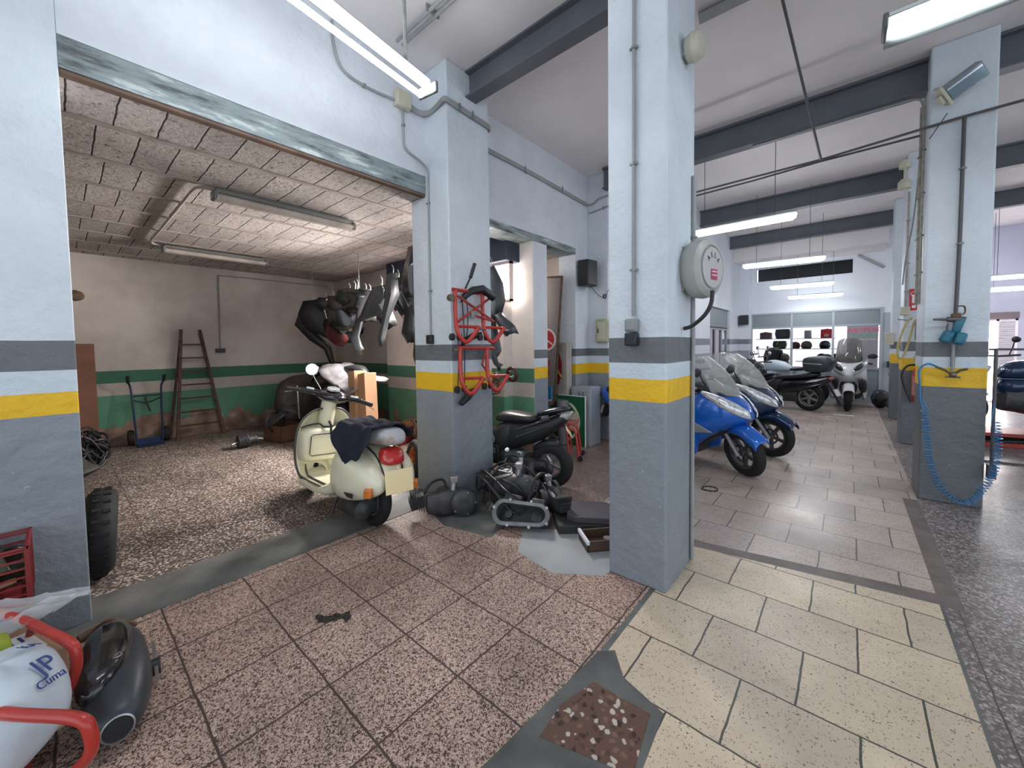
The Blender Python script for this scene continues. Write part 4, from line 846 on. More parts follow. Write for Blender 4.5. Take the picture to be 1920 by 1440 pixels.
# hose reel on the far side of the central pillar
hr = thing('hose_reel', 'round cream hose reel on the right side of the central pillar with a red sticker', 'hose reel', (-.80, 2.64, 1.77), 0)
cz = .20; AX = (.975, -.22, .0)
AXv = V(AX).normalized()
hc = V((.09, .05, cz))
MB().lathe([(.05, -.085), (.150, -.075), (.178, -.045), (.186, .0), (.178, .04), (.150, .062), (.140, .064), (.135, .055), (.06, .055)], hc, AX, 36).done('drum', mat('reel_cream', (.40, .41, .38), .4, var=.12), hr)
MB().lathe([(.125, .056), (.125, .068), (.115, .070), (.02, .070)], hc, AX, 32).done('face_plate', mat('reel_face', (.46, .45, .45), .45, var=.05), hr)
side = V((0, 0, 1)).cross(AXv).normalized()
def onface(u, v, d=.0725): return hc + side*u + V((0, 0, 1))*v + AXv*d
import itertools
mLet = mat('dark_reel_lettering', (.06, .06, .065), .5, var=0)
for k, chh in enumerate('AELA'):
    a = radians(48 - 32*k); p = onface(-.078*sin(a), .078*cos(a))
    up = V((0, 0, 1))*cos(a) - side*sin(a); xx = side*cos(a) + V((0, 0, 1))*sin(a)
    text(chh, .045, frame(p, xx, up), mLet, 'letter', hr, .0008, sx=.8)
st = MB(); c4 = [onface(-.03, -.075, .071), onface(.045, -.075, .071), onface(.045, -.01, .071), onface(-.03, -.01, .071)]; c5 = [q + AXv*.002 for q in c4]
st.rings([c4, c5]).done('sticker', mat('red_sticker', (.42, .05, .10), .4, var=.2, vs=30.), hr, smooth=False)
for dz in (-.028, -.05):
    c4 = [onface(-.022, dz, .0735), onface(.037, dz, .0735), onface(.037, dz + .006, .0735), onface(-.022, dz + .006, .0735)]
    MB().rings([c4, [q + AXv*.001 for q in c4]]).done('sticker_line', mPaper, hr, smooth=False)
MB().box(-.005, .012, -.06, .08, .06, .34).box(.0, .10, .02, .05, .17, .23).done('bracket', mGalv, hr, bevel=.004)
MB().tube(smoothpath([(.17, -.03, .05), (.165, -.04, -.03), (.13, -.05, -.10), (.06, -.05, -.16), (.01, -.05, -.175)], 5), .012, 10).done('hose', mBlkP, hr)
# second round object high on the same pillar
hg = thing('round_lamp', 'round dusty fitting high on the right side of the central pillar, above the hose reel', 'lamp', (-.80, 2.60, 3.2))
MB().lathe([(.02, 0), (.07, .02), (.085, .06), (.07, .10), (.02, .115)], (0, 0, .1), (1, 0, 0), 22).done('globe', mCreamB, hg); MB().box(0, .02, -.05, .05, .05, .15).done('base', mGreyB, hg)
# loudspeakers
sp = thing('loudspeaker', 'black loudspeaker on the wall between the second opening and the projecting pier', 'loudspeaker', (-3.12, 5.36, 2.40), radians(-8))
MB().prism([(0, -.15), (0, .15), (.16, .12), (.16, -.12)], lambda u, v, d: (u, v, d), 0, .39).done('cabinet', mBlkP, sp, bevel=.01)
MB().box(.16, .168, -.11, .11, .015, .375).done('grille', mBlkB, sp, bevel=.004); MB().box(-.05, .0, -.04, .04, .15, .24).done('bracket', mGalv, sp)
tag(MB().tube(smoothpath([(-3.02, 5.40, 2.40), (-2.98, 5.50, 2.30), (-2.93, 5.57, 2.24), (-2.89, 5.575, 2.26)], 5), .004, 6).torus((-2.88, 5.57, 2.25), (.3, 1, 0), .03, .008, 16, 6).tube([(-2.86, 5.57, 2.27), (-2.8, 5.57, 2.36)], .004, 6).done('speaker_cable', mBlkP), 'thin cable with a small coil below the near loudspeaker', 'cable')
sp2 = thing('loudspeaker', 'small black loudspeaker on the far left pillar by the glazed office', 'loudspeaker', (-2.16, 12.25, 1.99))
MB().box(-.10, .10, -.09, .07, 0, .26).done('cabinet', mBlkP, sp2, bevel=.01); MB().box(-.09, .09, -.096, -.088, .01, .25).done('grille', mBlkB, sp2)
eb = thing('fuse_box', 'cream fuse box with rounded corners on the projecting pier', 'fuse box', (-2.93, 5.58, 1.53))
MB().box(-.09, .12, -.07, .02, 0, .37).done('box', mat('aged_cream', (.42, .42, .27), .5, var=.25), eb, bevel=.03, seg=4); MB().box(-.04, .09, -.078, -.068, .05, .32).done('door', mCreamB, eb, bevel=.006); MB().box(-.035, -.02, -.086, -.076, .15, .22).done('latch', mBlkB, eb)
# ---------------------------------------------------------------- air line, tool and coiled hose on the first row pillar
YP = 5.25
ap = thing('air_pipe', 'dark compressed-air pipe crossing the hall and dropping from the ceiling', 'pipe', (-.25, 5.36, 3.42))
MB(at(ap)).tube([(-1.7, 5.40, 3.43), (-.25, 5.36, 3.43), (.72, 5.22, 3.44), (4.5, 5.10, 3.47)], .012, 8).done('main_run', mDkPipe, ap)
MB(at(ap)).tube([(-.43, 3.72, 4.14), (-.25, 5.36, 3.43)], .011, 8).done('ceiling_feed', mDkPipe, ap)
MB(at(ap)).tube([(-1.8, 5.62, 3.46), (-.9, 5.52, 3.44), (-.25, 5.38, 3.42), (.49, 5.50, 3.47)], .011, 8).done('second_run', mDkPipe, ap)
pipe('air_pipe', 'dark pipe down the front of the coiled-hose pillar to the air wrench', [(.735, YP - .02, 3.44), (.735, YP - .02, 3.3), (.733, YP - .02, 2.4), (.725, YP - .02, 1.8), (.715, YP - .02, 1.26)], .014, mDkPipe, clips=[((.735, YP - .02, z), (0, 0, 1)) for z in (3.0, 2.35)])
fl_ = thing('floodlight', 'tilted floodlight with reflecting glass high on the row pillar', 'floodlight', (.64, 5.14, 3.52))
TT = Matrix.Translation((.07, -.03, .17)) @ Euler((radians(32), radians(-33), 0)).to_matrix().to_4x4()
b = MB(); b.M = TT; b.box(-.13, .13, -.03, .05, -.07, .07).done('housing', mGreyB, fl_, bevel=.012)
b = MB(); b.M = TT; b.box(-.115, .115, -.036, -.028, -.058, .058).done('glass', mat('lamp_glass', (.22, .30, .36), .08, .6, var=0), fl_)
b = MB(); b.M = TT; b.box(-.115, .115, -.040, -.035, .03, .042).done('glass_streak', mChrome, fl_)  # chrome strip laid over the glass imitates a bright streak in it
b = MB(); b.M = TT; b.box(-.15, -.125, -.045, .06, -.09, .09).box(-.18, -.15, -.03, .03, -.05, .03).done('end_plate', mCreamB, fl_, bevel=.006)
MB().tube([(.05, .11, .12), (.07, .02, .15)], .012, 8).done('bracket', mGalv, fl_)
tag(MB().tube([(.63, 5.2, 3.50), (.53, 5.25, 3.33)], .004, 6).done('lamp_cable', mDkPipe), 'thin cable hanging from the floodlight towards the pillar edge', 'cable')
ag = thing('air_impact_wrench', 'teal air impact wrench hanging on the pipe above the grey band', 'air tool', (.72, 5.17, 1.52))
T1 = Matrix.Translation((-.005, 0, .035)) @ Euler((0, radians(14), 0)).to_matrix().to_4x4() @ Matrix.Scale(1.2, 4)
MB().lathe([(.008, -.14), (.012, -.06), (.022, -.055), (.026, 0), (.022, .05)], (0, 0, .16), (1, .0, -.05), 14).done('barrel', mAlloy, ag)
MB(T1).hull([(-.022, -.026, .0, .13, .02, 3), (.022, .026, .0, .13, .02, 3)], 14).done('handle', mTeal, ag, bevel=.006)
MB(T1).cbox((-.034, 0, -.03), (.062, .062, .09), (0, .15, 0)).done('air_chamber', mTeal, ag, bevel=.022, seg=4); MB(T1).cbox((.034, 0, -.03), (.062, .062, .09), (0, .0, 0)).done('air_chamber', mTeal, ag, bevel=.022, seg=4)
MB().tube([(-.045, 0, .13), (-.055, 0, .09), (-.05, 0, .06)], .005, 6).done('trigger', mAlloy, ag)
MB().box(-.03, .03, -.02, .04, .17, .215).done('head', mRust, ag, bevel=.01); MB().tube(smoothpath([(.02, .05, .28), (.045, .0, .27), (.05, 0, .22), (.035, 0, .2)], 4), .006, 6).done('hook', mRust, ag)
af = thing('air_coupling', 'brass Y-shaped air coupling on the yellow band of the pillar', 'air coupling', (.715, 5.2, 1.17))
MB().ell((0, -.01, .02), (.025, .02, .025)).tube([(0, 0, .02), (-.05, -.02, .06), (-.11, -.02, .09)], .011, 8).tube([(0, 0, .02), (.04, -.02, .06), (.085, -.02, .075)], .011, 8).tube([(-.045, .0, .0), (.045, 0, .0)], .009, 8).done('body', mBrass, af)
MB().tube([(0, .02, .05), (0, .02, .38)], .011, 8).done('riser', mPipe, af)
MB().tube(smoothpath([(-.10, -.02, .09), (-.16, -.03, .115), (-.21, -.03, .06), (-.205, -.03, -.07), (-.20, -.03, -.20), (-.18, -.03, -.31)], 5), .008, 8).done('straight_hose', mBlueC, af)
def coil():
    path = smoothpath([(.545, 5.16, .86), (.56, 5.14, .62), (.585, 5.13, .38), (.64, 5.12, .20), (.73, 5.11, .085), (.82, 5.11, .085), (.90, 5.12, .22), (.965, 5.13, .42), (.985, 5.18, .62), (.975, 5.22, .80)], 14)
    L = [0]
    for a, b_ in zip(path, path[1:]): L.append(L[-1] + (b_ - a).length)
    tot = L[-1]; turns = 62; n = turns*11; pts = []; j = 0
    for i in range(n + 1):
        s = tot*i/n
        while j < len(L) - 2 and L[j+1] < s: j += 1
        t_ = (s - L[j])/max(L[j+1] - L[j], 1e-6); c = path[j].lerp(path[j+1], t_); d = (path[j+1] - path[j]).normalized()
        x = d.cross(V((0, 1, 0))).normalized(); y = d.cross(x).normalized(); a = 2*pi*turns*i/n
        pts.append(c + x*.024*cos(a) + y*.024*sin(a))
    pts = [V((.53, 5.16, .95))] + pts + [V((.972, 5.24, 1.05))]
    return tag(MB().tube(pts, .0042, 5).done('coiled_air_hose', mBlueC), 'blue coiled air hose looping down the row pillar almost to the floor', 'air hose')
coil()
tag(MB().tube([(.965, 5.24, 1.42), (.965, 5.24, .30)], .011, 8).cbox((.965, 5.25, .35), (.05, .06, .12)).done('pipe', mDkPipe), 'dark pipe down the right edge of the nearest row pillar', 'pipe')
# left edge of the row pillar: conduits with clips
for k, (yy, lab) in enumerate(((5.42, 'pale conduit bundle down the left side of the row pillar, nearer one'), (5.62, 'pale conduit bundle down the left side of the row pillar, rear one'))):
    pts = [(.51, yy - .3*0, 3.78 - .0*k), (.512, yy, 3.4), (.512, yy, 2.6), (.512, yy, 1.85)]
    pipe('conduit', lab, pts, .010 + .004*k, mat('cream_conduit', (.42, .39, .34), .5, var=.4, vs=14.), clips=[((.512, yy, z), (0, 0, 1)) for z in (3.3, 2.9, 2.5, 2.15)], cat='conduit')
pipe('conduit', 'conduit bending from the underside of the first cross beam into the row pillar', [(-.9, 5.48, 3.83), (.2, 5.48, 3.825), (.44, 5.48, 3.82), (.505, 5.48, 3.74), (.51, 5.48, 3.5)], .010, cat='conduit')
pipe('cable', 'slack grey cable sagging down between the first two row pillars', [(.51, 5.6, 3.35), (.56, 6.6, 2.95), (.585, 7.7, 2.6), (.58, 7.93, 2.3)], .009, mPipe, cat='cable')
# second row pillar: hose, extinguisher, sign, boxes
yh = thing('yellow_hose', 'coiled yellow hose hanging on the second row pillar', 'hose', (.63, 7.78, 1.2))
MB().tube(smoothpath([(.05, .1, .62), (.02, .05, .60), (-.04, .02, .45), (-.09, 0, .22), (-.08, 0, .06), (-.03, 0, .08), (.03, .02, .35), (.07, .04, .56), (.13, .02, .58), (.15, 0, .40), (.10, -.02, .14), (.06, -.03, -.02)], 6), .013, 8).done('hose', mYelH, yh)
MB().tube([(-.10, .0, .60), (.0, .02, .585), (.05, .1, .60)], .006, 6).done('hook', mDkPipe, yh)
MB().tube([(.08, 0, .56), (.085, 0, .30)], .012, 8).done('nozzle', mGalv, yh)
fe = thing('fire_extinguisher', 'red fire extinguisher with black hose on the second row pillar', 'fire extinguisher', (.76, 7.84, .64))
MB().lathe([(.055, 0), (.065, .02), (.065, .40), (.05, .46), (.02, .49)], (0, 0, 0), (0, 0, 1), 20).done('cylinder', mRedP, fe)
MB().lathe([(.0665, .09), (.0665, .36)], (0, 0, 0), (0, 0, 1), 20, cap=False).done('paper_label', mat('extinguisher_label', (.66, .25, .23), .5, var=.5, vs=60.), fe)
MB().cyl((0, 0, .48), (0, 0, .53), .018).box(-.01, .01, -.08, .01, .52, .545).done('valve', mBlkP, fe)
MB().tube(smoothpath([(-.02, -.03, .52), (-.12, -.04, .50), (-.17, -.04, .38), (-.14, -.04, .2), (-.09, -.05, .05), (-.07, -.05, -.01)], 5), .014, 8).done('hose', mBlkP, fe)
es = thing('extinguisher_sign', 'small red fire extinguisher sign with white pictogram on the second row pillar', 'sign', (.70, 7.935, 1.93))
MB().box(-.045, .045, 0, .012, 0, .30).done('board', mInkR, es, smooth=False); MB().box(-.02, .015, -.003, 0, .10, .22).tube([(-.02, -.003, .2), (-.035, -.003, .24), (0, -.003, .26), (.03, -.003, .24)], .005, 6).box(-.02, .02, -.003, 0, .03, .07).done('pictogram', mPaper, es, smooth=False)
pipe('conduit', 'cream conduit down the front edge of the second row pillar', [(.62, 7.93, 3.6), (.62, 7.93, 2.8), (.615, 7.93, 1.95)], .012, mat('cream_conduit', (.42, .39, .34)), clips=[((.62, 7.93, z), (0, 0, 1)) for z in (3.2, 2.6, 2.2)], cat='conduit')
tag(MB().box(.56, .66, 7.87, 7.95, 1.86, 1.98).done('socket_box', mCreamB, None, bevel=.01), 'cream box at the foot of the conduit on the second row pillar', 'socket')
tag(MB().box(.54, .66, 10.28, 10.35, 1.42, 1.66).done('socket_box', mCreamB, None, bevel=.01), 'cream box on the third row pillar, above the yellow band', 'socket')
cl = thing('ceiling_fitting', 'cream round fitting with cable on the top of the second row pillar', 'fitting', (.56, 7.80, 3.62))
MB().lathe([(.06, .28), (.065, .34), (.05, .38)], (0, 0, 0), (0, 0, 1), 16).cyl((0, 0, .13), (0, 0, .3), .012).lathe([(.07, 0), (.07, .09), (.04, .13)], (0, 0, 0), (0, 0, 1), 16).done('body', mCreamB, cl); MB().tube(smoothpath([(0, 0, .02), (.02, .03, -.1), (.05, .1, -.2)], 4), .008, 6).done('cable', mCreamB, cl)
tag(MB().box(.70, .80, YF - .08, YF - .01, .88, 1.02).tube([(.77, YF - .05, .88), (.74, YF - .05, .7), (.78, YF - .05, .62)], .01, 6).done('wall_telephone', mBlkB, None, bevel=.012), 'small dark telephone on the grey wall right of the office', 'telephone')
# ---------------------------------------------------------------- office window display
mShelf = mat('shelf_edge', (.25, .26, .28), .4)
for z, x0, x1, l in ((1.60, -2.0, -1.12, 'upper dark-edged shelf in the left office window'), (1.60, -1.08, -.25, 'upper dark-edged shelf in the middle office window'), (1.32, -2.0, -1.12, 'second shelf in the left office window'), (1.32, -1.08, -.2, 'second shelf in the middle office window'), (.98, -1.08, -.02, 'lowest shelf in the middle office window, under the crash helmet')):
    tag(MB().box(x0, x1, 13.1, 13.5, z - .018, z).done('shelf', mShelf, None, bevel=.003), l, 'shelf')
def case(name, label, c, d, m, lidm=None, group=None):
    t = thing(name, label, 'case', c, 0, group)
    MB().hull([(0, 0, 0, d[1]*.55, d[0]/2*.9, 3.4), ], 12) if False else None
    MB().prism([(-d[0]*.42, 0), (d[0]*.42, 0), (d[0]/2, d[1]*.5), (d[0]*.45, d[1]), (-d[0]*.45, d[1]), (-d[0]/2, d[1]*.5)], lambda u, v, q: (u, q, v), -.15, .15).done('shell', m, t, bevel=.03, seg=4)
    MB().box(-d[0]*.49, d[0]*.49, -.16, .16, d[1]*.5 - .006, d[1]*.5 + .006).done('rim', mBlkB, t); return t
def carton(label, c, d, m, gable=.0, labelm=None):
    t = thing('carton', label, 'box', c)
    MB().prism([(-d[0]/2, 0), (d[0]/2, 0), (d[0]/2, d[1]), (0, d[1] + gable), (-d[0]/2, d[1])], lambda u, v, q: (u, q, v), -.13, .13).done('box', m, t, smooth=False, bevel=.003)
    if labelm: MB().box(-d[0]*.2, d[0]*.15, -.135, -.131, d[1]*.15, d[1]*.45).done('printed_label', labelm, t, smooth=False)
    return t
carton('dark red carton on the top shelf, far left of the office window', (-1.78, 13.25, 1.60), (.27, .17), mat('black_red_carton', (.07, .03, .035), .5, var=.6, vs=9.), .03)
carton('bright red carton with a pale label on the top shelf beside the right mullion', (-.42, 13.25, 1.60), (.26, .22), mInkR, .02, mCreamB)
carton('grey framed box on the top shelf of the middle window', (-.82, 13.25, 1.60), (.15, .21), mGreyB, 0.)
case('top_case', 'large black top case on the upper shelf left of the first mullion', (-1.38, 13.25, 1.60), (.36, .27), mBlkP)
case('top_case', 'black top case with a green-yellow emblem on the second shelf', (-1.45, 13.25, 1.32), (.32, .22), mBlkP)
tag(MB().tube([(-1.52, 13.09, 1.36), (-1.42, 13.09, 1.37), (-1.45, 13.09, 1.44), (-1.51, 13.09, 1.43), (-1.47, 13.09, 1.52)], .016, 8).done('emblem', mat('lime_print', (.30, .45, .05), .5)), 'lime green emblem on the case on the second shelf', 'emblem')
def helmet(label, c, r, m, vis=True):
    t = thing('helmet', label, 'helmet', c)
    b = MB(); b.lathe([(r*.72, 0), (r*.95, r*.3), (r, r*.75), (r*.88, r*1.2), (r*.55, r*1.55), (.01, r*1.68)], (0, 0, 0), (0, 0, 1), 20).done('shell', m, t)
    if vis: MB().ell((0, -r*.55, r*.72), (r*.78, r*.52, r*.34), 14, 8).done('visor', mBlkG, t)
    return t
helmet('grey open-face helmet shell on the second shelf of the middle window', (-.85, 13.25, 1.32), .125, mat('grey_helmet', (.16, .15, .14), .4), False)
helmet('black and blue round helmet on the second shelf beside the right mullion', (-.46, 13.25, 1.32), .125, mat('navy_helmet', (.03, .035, .07), .3))
helmet('orange and dark helmet behind the first mullion', (-1.10, 13.3, 1.32), .115, mat('orange_helmet', (.40, .12, .05), .35, var=.7, vs=7.))
helmet('shiny black helmet on the lowest shelf in the middle window', (-.52, 13.25, .98), .125, mBlkG)
helmet('black helmet with red lining in the lower left office window', (-1.32, 13.0, .98), .13, mBlkG)
tag(MB().box(-1.45, -1.2, 12.9, 13.2, .0, .98).done('display_stand', mWhiteP, None, bevel=.005), 'white display stand under the black helmet in the left window', 'stand')
carton('dark carton with red lettering on the lowest shelf at the right mullion', (-.17, 13.25, .98), (.30, .20), mat('black_carton', (.04, .02, .025), .5, var=.5, vs=12.))
# dark riding jacket on a bust
jk = thing('display_jacket', 'dark riding jacket on a display bust in the left office window', 'jacket', (-1.56, 13.0, .0))
MB().hull([(0, 0, .80, .82, .1, 2)], 8) if False else None
MB().rings([[V((w_*cos(2*pi*q/16), .11*sin(2*pi*q/16)*(w_/.15), z)) for q in range(16)] for z, w_ in ((.86, .15), (.95, .16), (1.15, .155), (1.28, .17), (1.34, .12), (1.36, .07))]).done('jacket_body', mBlkP, jk)
for s in (-1, 1): MB().tube([(s*.15, 0, 1.28), (s*.20, -.02, 1.1), (s*.19, -.04, .90)], [.05, .045, .035], 10).done('sleeve', mBlkP, jk)
MB().cyl((0, 0, 0), (0, 0, .87), .02).lathe([(.12, 0), (.12, .02)], (0, 0, 0), (0, 0, 1), 16).done('stand_pole', mGalv, jk)
# poster/banner in the right window
bn = thing('banner', 'grey banner reading MOTOS in red with green script, in the right office window', 'banner', (.26, YF - .045, .86))
MB().box(-.28, .28, -.005, .004, 0, 1.02).done('sheet', mat('banner_grey', (.26, .245, .27), .6, var=.06), bn, smooth=False)
text('MOTOS', .135, frame((0, -.008, .90), (1, 0, .02), (0, 0, 1)), mat('banner_red', (.75, .04, .12), .5), 'red_lettering', bn, .001, shear=.35, sx=1.22)
text('Miquel', .125, frame((.0, -.008, .775), (1, 0, .02), (0, 0, 1)), mat('banner_green', (.08, .42, .22), .5), 'green_lettering', bn, .001, shear=.35, sx=1.3)
text('Compromesos amb Vostè', .045, frame((0, -.008, .685), (1, 0, 0), (0, 0, 1)), mPaper, 'white_lettering', bn, .001)
# things heaped beside the white scooter
bg = thing('backpack', 'black backpack slumped against the wall beside the white scooter', 'bag', (.58, 12.0, 0))
MB().ell((0, 0, .20), (.17, .14, .20), 16, 10).done('body', mBlkP, bg, jag=.008); MB().tube(smoothpath([(-.1, -.12, .34), (-.14, -.18, .2), (-.08, -.15, .06)], 4), .014, 6).done('strap', mBlkB, bg)
eg = thing('spare_engine', 'small grey and black engine on the floor right of the white scooter', 'engine', (.80, 11.7, 0))
MB().cbox((0, 0, .13), (.26, .22, .2), (.1, .1, .2)).cyl((-.08, -.13, .14), (-.08, -.02, .14), .08).done('casing', mDkMet, eg, bevel=.03, jag=.006); MB().cbox((0, -.12, .12), (.13, .03, .10), (0, 0, .1)).done('cover', mMetal, eg, bevel=.02)
tag(MB().box(-.20, .12, 10.30, 10.38, .002, .006).done('floor_tape', mPaper), 'short white tape mark on the floor in front of the white scooter', 'tape')
# ---------------------------------------------------------------- right bay: motorcycle on a red lift
lf = thing('motorcycle_lift', 'red scissor lift table on the floor of the right bay', 'lift', (2.2, 8.85, 0), radians(12))
MB().box(-1.0, 1.0, -.28, .28, .15, .20).done('platform', mRedW, lf, bevel=.006)
for s in (-1, 1):
    MB().tube([(-.85, s*.22, .06), (.35, s*.22, .14)], .02, 8).done('scissor_arm', mBlkP, lf)
MB().box(-1.0, 1.0, -.25, -.19, 0, .06).box(-1.0, 1.0, .19, .25, 0, .06).box(-1.0, -.93, -.25, .25, 0, .06).done('base_frame', mRedW, lf, bevel=.006)
sb = naked_bike('dark blue motorcycle standing on the red lift, cut by the right edge of the photo', (2.62, 9.0, .205), radians(192), mNavy, 1.0)
rl = thing('barrier_rail', 'thin dark metal railing in front of the lifted motorcycle', 'railing', (1.7, 7.4, 0), radians(4))
MB().box(-.4, 1.4, -.01, .01, 1.365, 1.39).done('top_rail', mDkPipe, rl)
for k in range(7): MB().box(-.36 + k*.28, -.348 + k*.28, -.006, .006, .02, 1.37).done('bar', mDkPipe, rl)
MB().box(-.4, 1.4, -.008, .008, 1.02, 1.03).box(-.4, 1.4, -.01, .01, 0.0, .02).done('lower_rail', mDkPipe, rl)
tag(MB().box(1.66, 1.9, 8.75, 9.0, 0, .04).ell((1.8, 8.9, .06), (.2, .1, .05)).done('green_mat', mat('green_cloth', (.02, .10, .03), .8), None, bevel=.005), 'dark green cloth lying beside the red lift', 'cloth')
hf = thing('hanging_fairing', 'grey seat cover on a stand behind the lifted motorcycle', 'seat', (2.8, 9.8, 1.0)); 
MB().hull([(-.5, -.5, .1, .25, .08, 2.4), (0, 0, .08, .33, .14, 2.4), (.5, .5, .1, .3, .1, 2.4)], 16).done('shell', mGreyF, hf); MB().tube([(0, 0, .1), (0, 0, -.99)], .02, 8).done('post', mDkPipe, hf)

pipe('pipe', 'grey pipe slanting down the upper far wall to the right of the dark high window', [(.15, YF - .03, 3.58), (.62, YF - .03, 3.22)], .03, smooth_=False)

tag(MB().tube([(-.95, 3.47, 4.11), (.6, 3.52, 4.11)], .05, 4).done('cable_trunking', mPipe), 'grey trunking on the ceiling to the right of the central pillar', 'trunking')
# ---------------------------------------------------------------- things of the back room
def wall_run(name, label, pts, r, m, cat): return tag(MB().tube(smoothpath(pts, 4), r, 8).done(name, m), label, cat)
wall_run('conduit', 'conduit on the block ceiling linking the two unlit lamps', [(-4.38, 1.0, 2.945), (-4.40, .90, 2.955), (-4.55, .86, 2.96), (-5.2, .86, 2.96), (-5.8, .86, 2.96), (-6.4, .86, 2.96), (-7.0, .86, 2.96), (-7.18, .90, 2.955), (-7.2, 1.0, 2.945)], .014, mOffD, 'conduit')
wall_run('conduit', 'rusty brown conduit along the top of the back wall', [(-8.76, 1.96, 2.86), (-8.765, 2.4, 2.87), (-8.765, 3.6, 2.87), (-8.765, 3.95, 2.87)], .010, mPipe, 'conduit')
t = thing('wall_socket', 'black socket at the foot of a conduit on the back wall, right of the ladder', 'socket', (-8.77, 1.94, 1.45))
MB().box(0, .05, -.075, .075, 0, .075).done('socket_box', mBlkB, t, bevel=.008); MB(at(t)).tube(smoothpath([(-8.765, 1.98, 2.87), (-8.765, 1.96, 2.8), (-8.765, 1.955, 2.3), (-8.765, 1.94, 1.5)], 4), .013, 8).done('conduit', mPipe, t)
for z in (2.6, 1.9): MB(at(t)).cbox((-8.765, 1.955, z), (.012, .05, .012)).done('clip', mGalv, t)
tag(MB().hull([(0, 0, 0, .17, .03, 2.4), (.06, .07, .0, .15, .09, 2.2), (.13, .12, .02, .10, .05, 2)], 12).done('hanging_bag', mat('brown_cloth', (.20, .14, .08), .8)), 'brown cloth bag hooked high on the back wall at the left pier', 'bag').location = (-8.72, .20, 2.26)
# sack truck
ht = thing('sack_truck', 'blue sack truck leaning on the back wall under the green stripe', 'hand truck', (-8.55, .90, 0))
mBlS = mat('blue_steel', (.010, .03, .09), .45, var=.3, vs=10.)
for s in (-1, 1):
    MB().tube(smoothpath([(.08, s*.155, .06), (.02, s*.165, .5), (-.03, s*.175, .8), (-.06, s*.185, .93), (-.04, s*.205, 1.0), (.0, s*.215, 1.04)], 4), .014, 8).done('side_tube', mBlS, ht)
    MB().tube([(-.03, s*.21, 1.0), (.01, s*.216, 1.07), (.02, s*.216, 1.11)], .022, 8).done('grip', mBlkP, ht)
    w_ = MB().lathe([(.05, -.035), (.115, -.035), (.125, 0), (.115, .035), (.05, .035)], (-.04, s*.21, .125), (0, 1, 0), 20).done('wheel', mTyre, ht); MB().lathe([(.05, -.02), (.05, .02)], (-.04, s*.21, .125), (0, 1, 0), 16).done('hub', mBlS, w_)
MB().tube([(-.04, -.17, .78), (-.04, .17, .78)], .011, 8).tube(smoothpath([(-.03, -.17, .72), (-.09, 0, .66), (-.03, .17, .74)], 4), .01, 8).done('cross_bar', mBlS, ht)
MB().box(.05, .26, -.16, .16, 0.005, .015).box(.04, .06, -.16, .16, .0, .11).done('toe_plate', mBlS, ht, bevel=.004)
MB().tube(smoothpath([(-.03, -.02, .76), (.0, 0, .62), (.0, .03, .52)], 4), .012, 6).done('strap', mBlkP, ht)
# ladder
ld = thing('wooden_ladder', 'narrow-topped reddish wooden step ladder leaning against the back wall', 'ladder', (-8.62, 1.52, 0))
mLadW = mat('red_brown_wood', (.10, .042, .028), .6, var=.45, vs=9.)
for s in (-1, 1):
    yb = -.28 if s < 0 else .36; yt = -.135 if s < 0 else .12
    MB().rings([[V((x + dx, y + dy, z)) for dx, dy in ((-.012, -.022), (.012, -.022), (.012, .022), (-.012, .022))] for x, y, z in ((.16, yb, 0), (-.06, yt, 1.86))]).done('rail', mLadW, ld, bevel=.004)
    MB().rings([[V((x + dx, y + dy, z)) for dx, dy in ((-.012, -.018), (.012, -.018), (.012, .018), (-.012, .018))] for x, y, z in ((-.10, yb + .06*s - (.0), 0.0), (-.09, yt + .0, 1.80))]).done('back_rail', mLadW, ld, bevel=.004)
for k in range(7):
    z = .22 + k*.23; f = z/1.86; x = .16 - .22*f; y0 = -.28 + .145*f; y1 = .36 - .24*f
    MB().box(x - .035, x + .02, y0 + .01, y1 - .01, z - .012, z + .012).done('rung', mLadW, ld, bevel=.003)
# boards and clutter at the left
tag(MB(Matrix.Rotation(radians(-3), 4, 'Y')).box(0, .03, -.02, .35, 0, 1.62).done('plywood_board', mat('reddish_board', (.27, .13, .08), .7, var=.2, vs=4.), None, bevel=.003), 'tall reddish-brown board leaning on the back wall at its left end', 'board').location = (-8.68, .17, 0)
def tangle(name, label, c, R, n, m, r=.012, seed=1, cat='cables'):
    rr = random.Random(seed); b = MB()
    for k in range(n):
        ph = rr.uniform(0, 6.28); pts = []
        for i in range(9):
            a = ph + i*.75; q = rr.uniform(.45, 1)
            pts.append(V((c[0] + R[0]*q*cos(a), c[1] + R[1]*q*sin(a), c[2] + R[2]*rr.uniform(.05, 1))))
        b.tube(smoothpath(pts, 4), r*rr.uniform(.6, 1.3), 6)
    return tag(b.done(name, m), label, cat)
tangle('cable_tangle', 'tangled heap of black cables and hoses in the left corner of the back room', (-7.3, .12, .02), (.30, .28, .50), 22, mBlkP, .016, 3)
rb = thing('road_cone', 'dark dirty rubber funnel lying in front of the cable heap', 'funnel', (-5.95, .06, 0))
MB().lathe([(.09, 0), (.20, .02), (.20, .05), (.16, .10), (.05, .42), (.03, .44)], (.02, 0, .19), (-.15, -.2, .55), 20).done('funnel_body', mat('dirty_dark_rubber', (.055, .055, .045), .7, var=.4), rb)
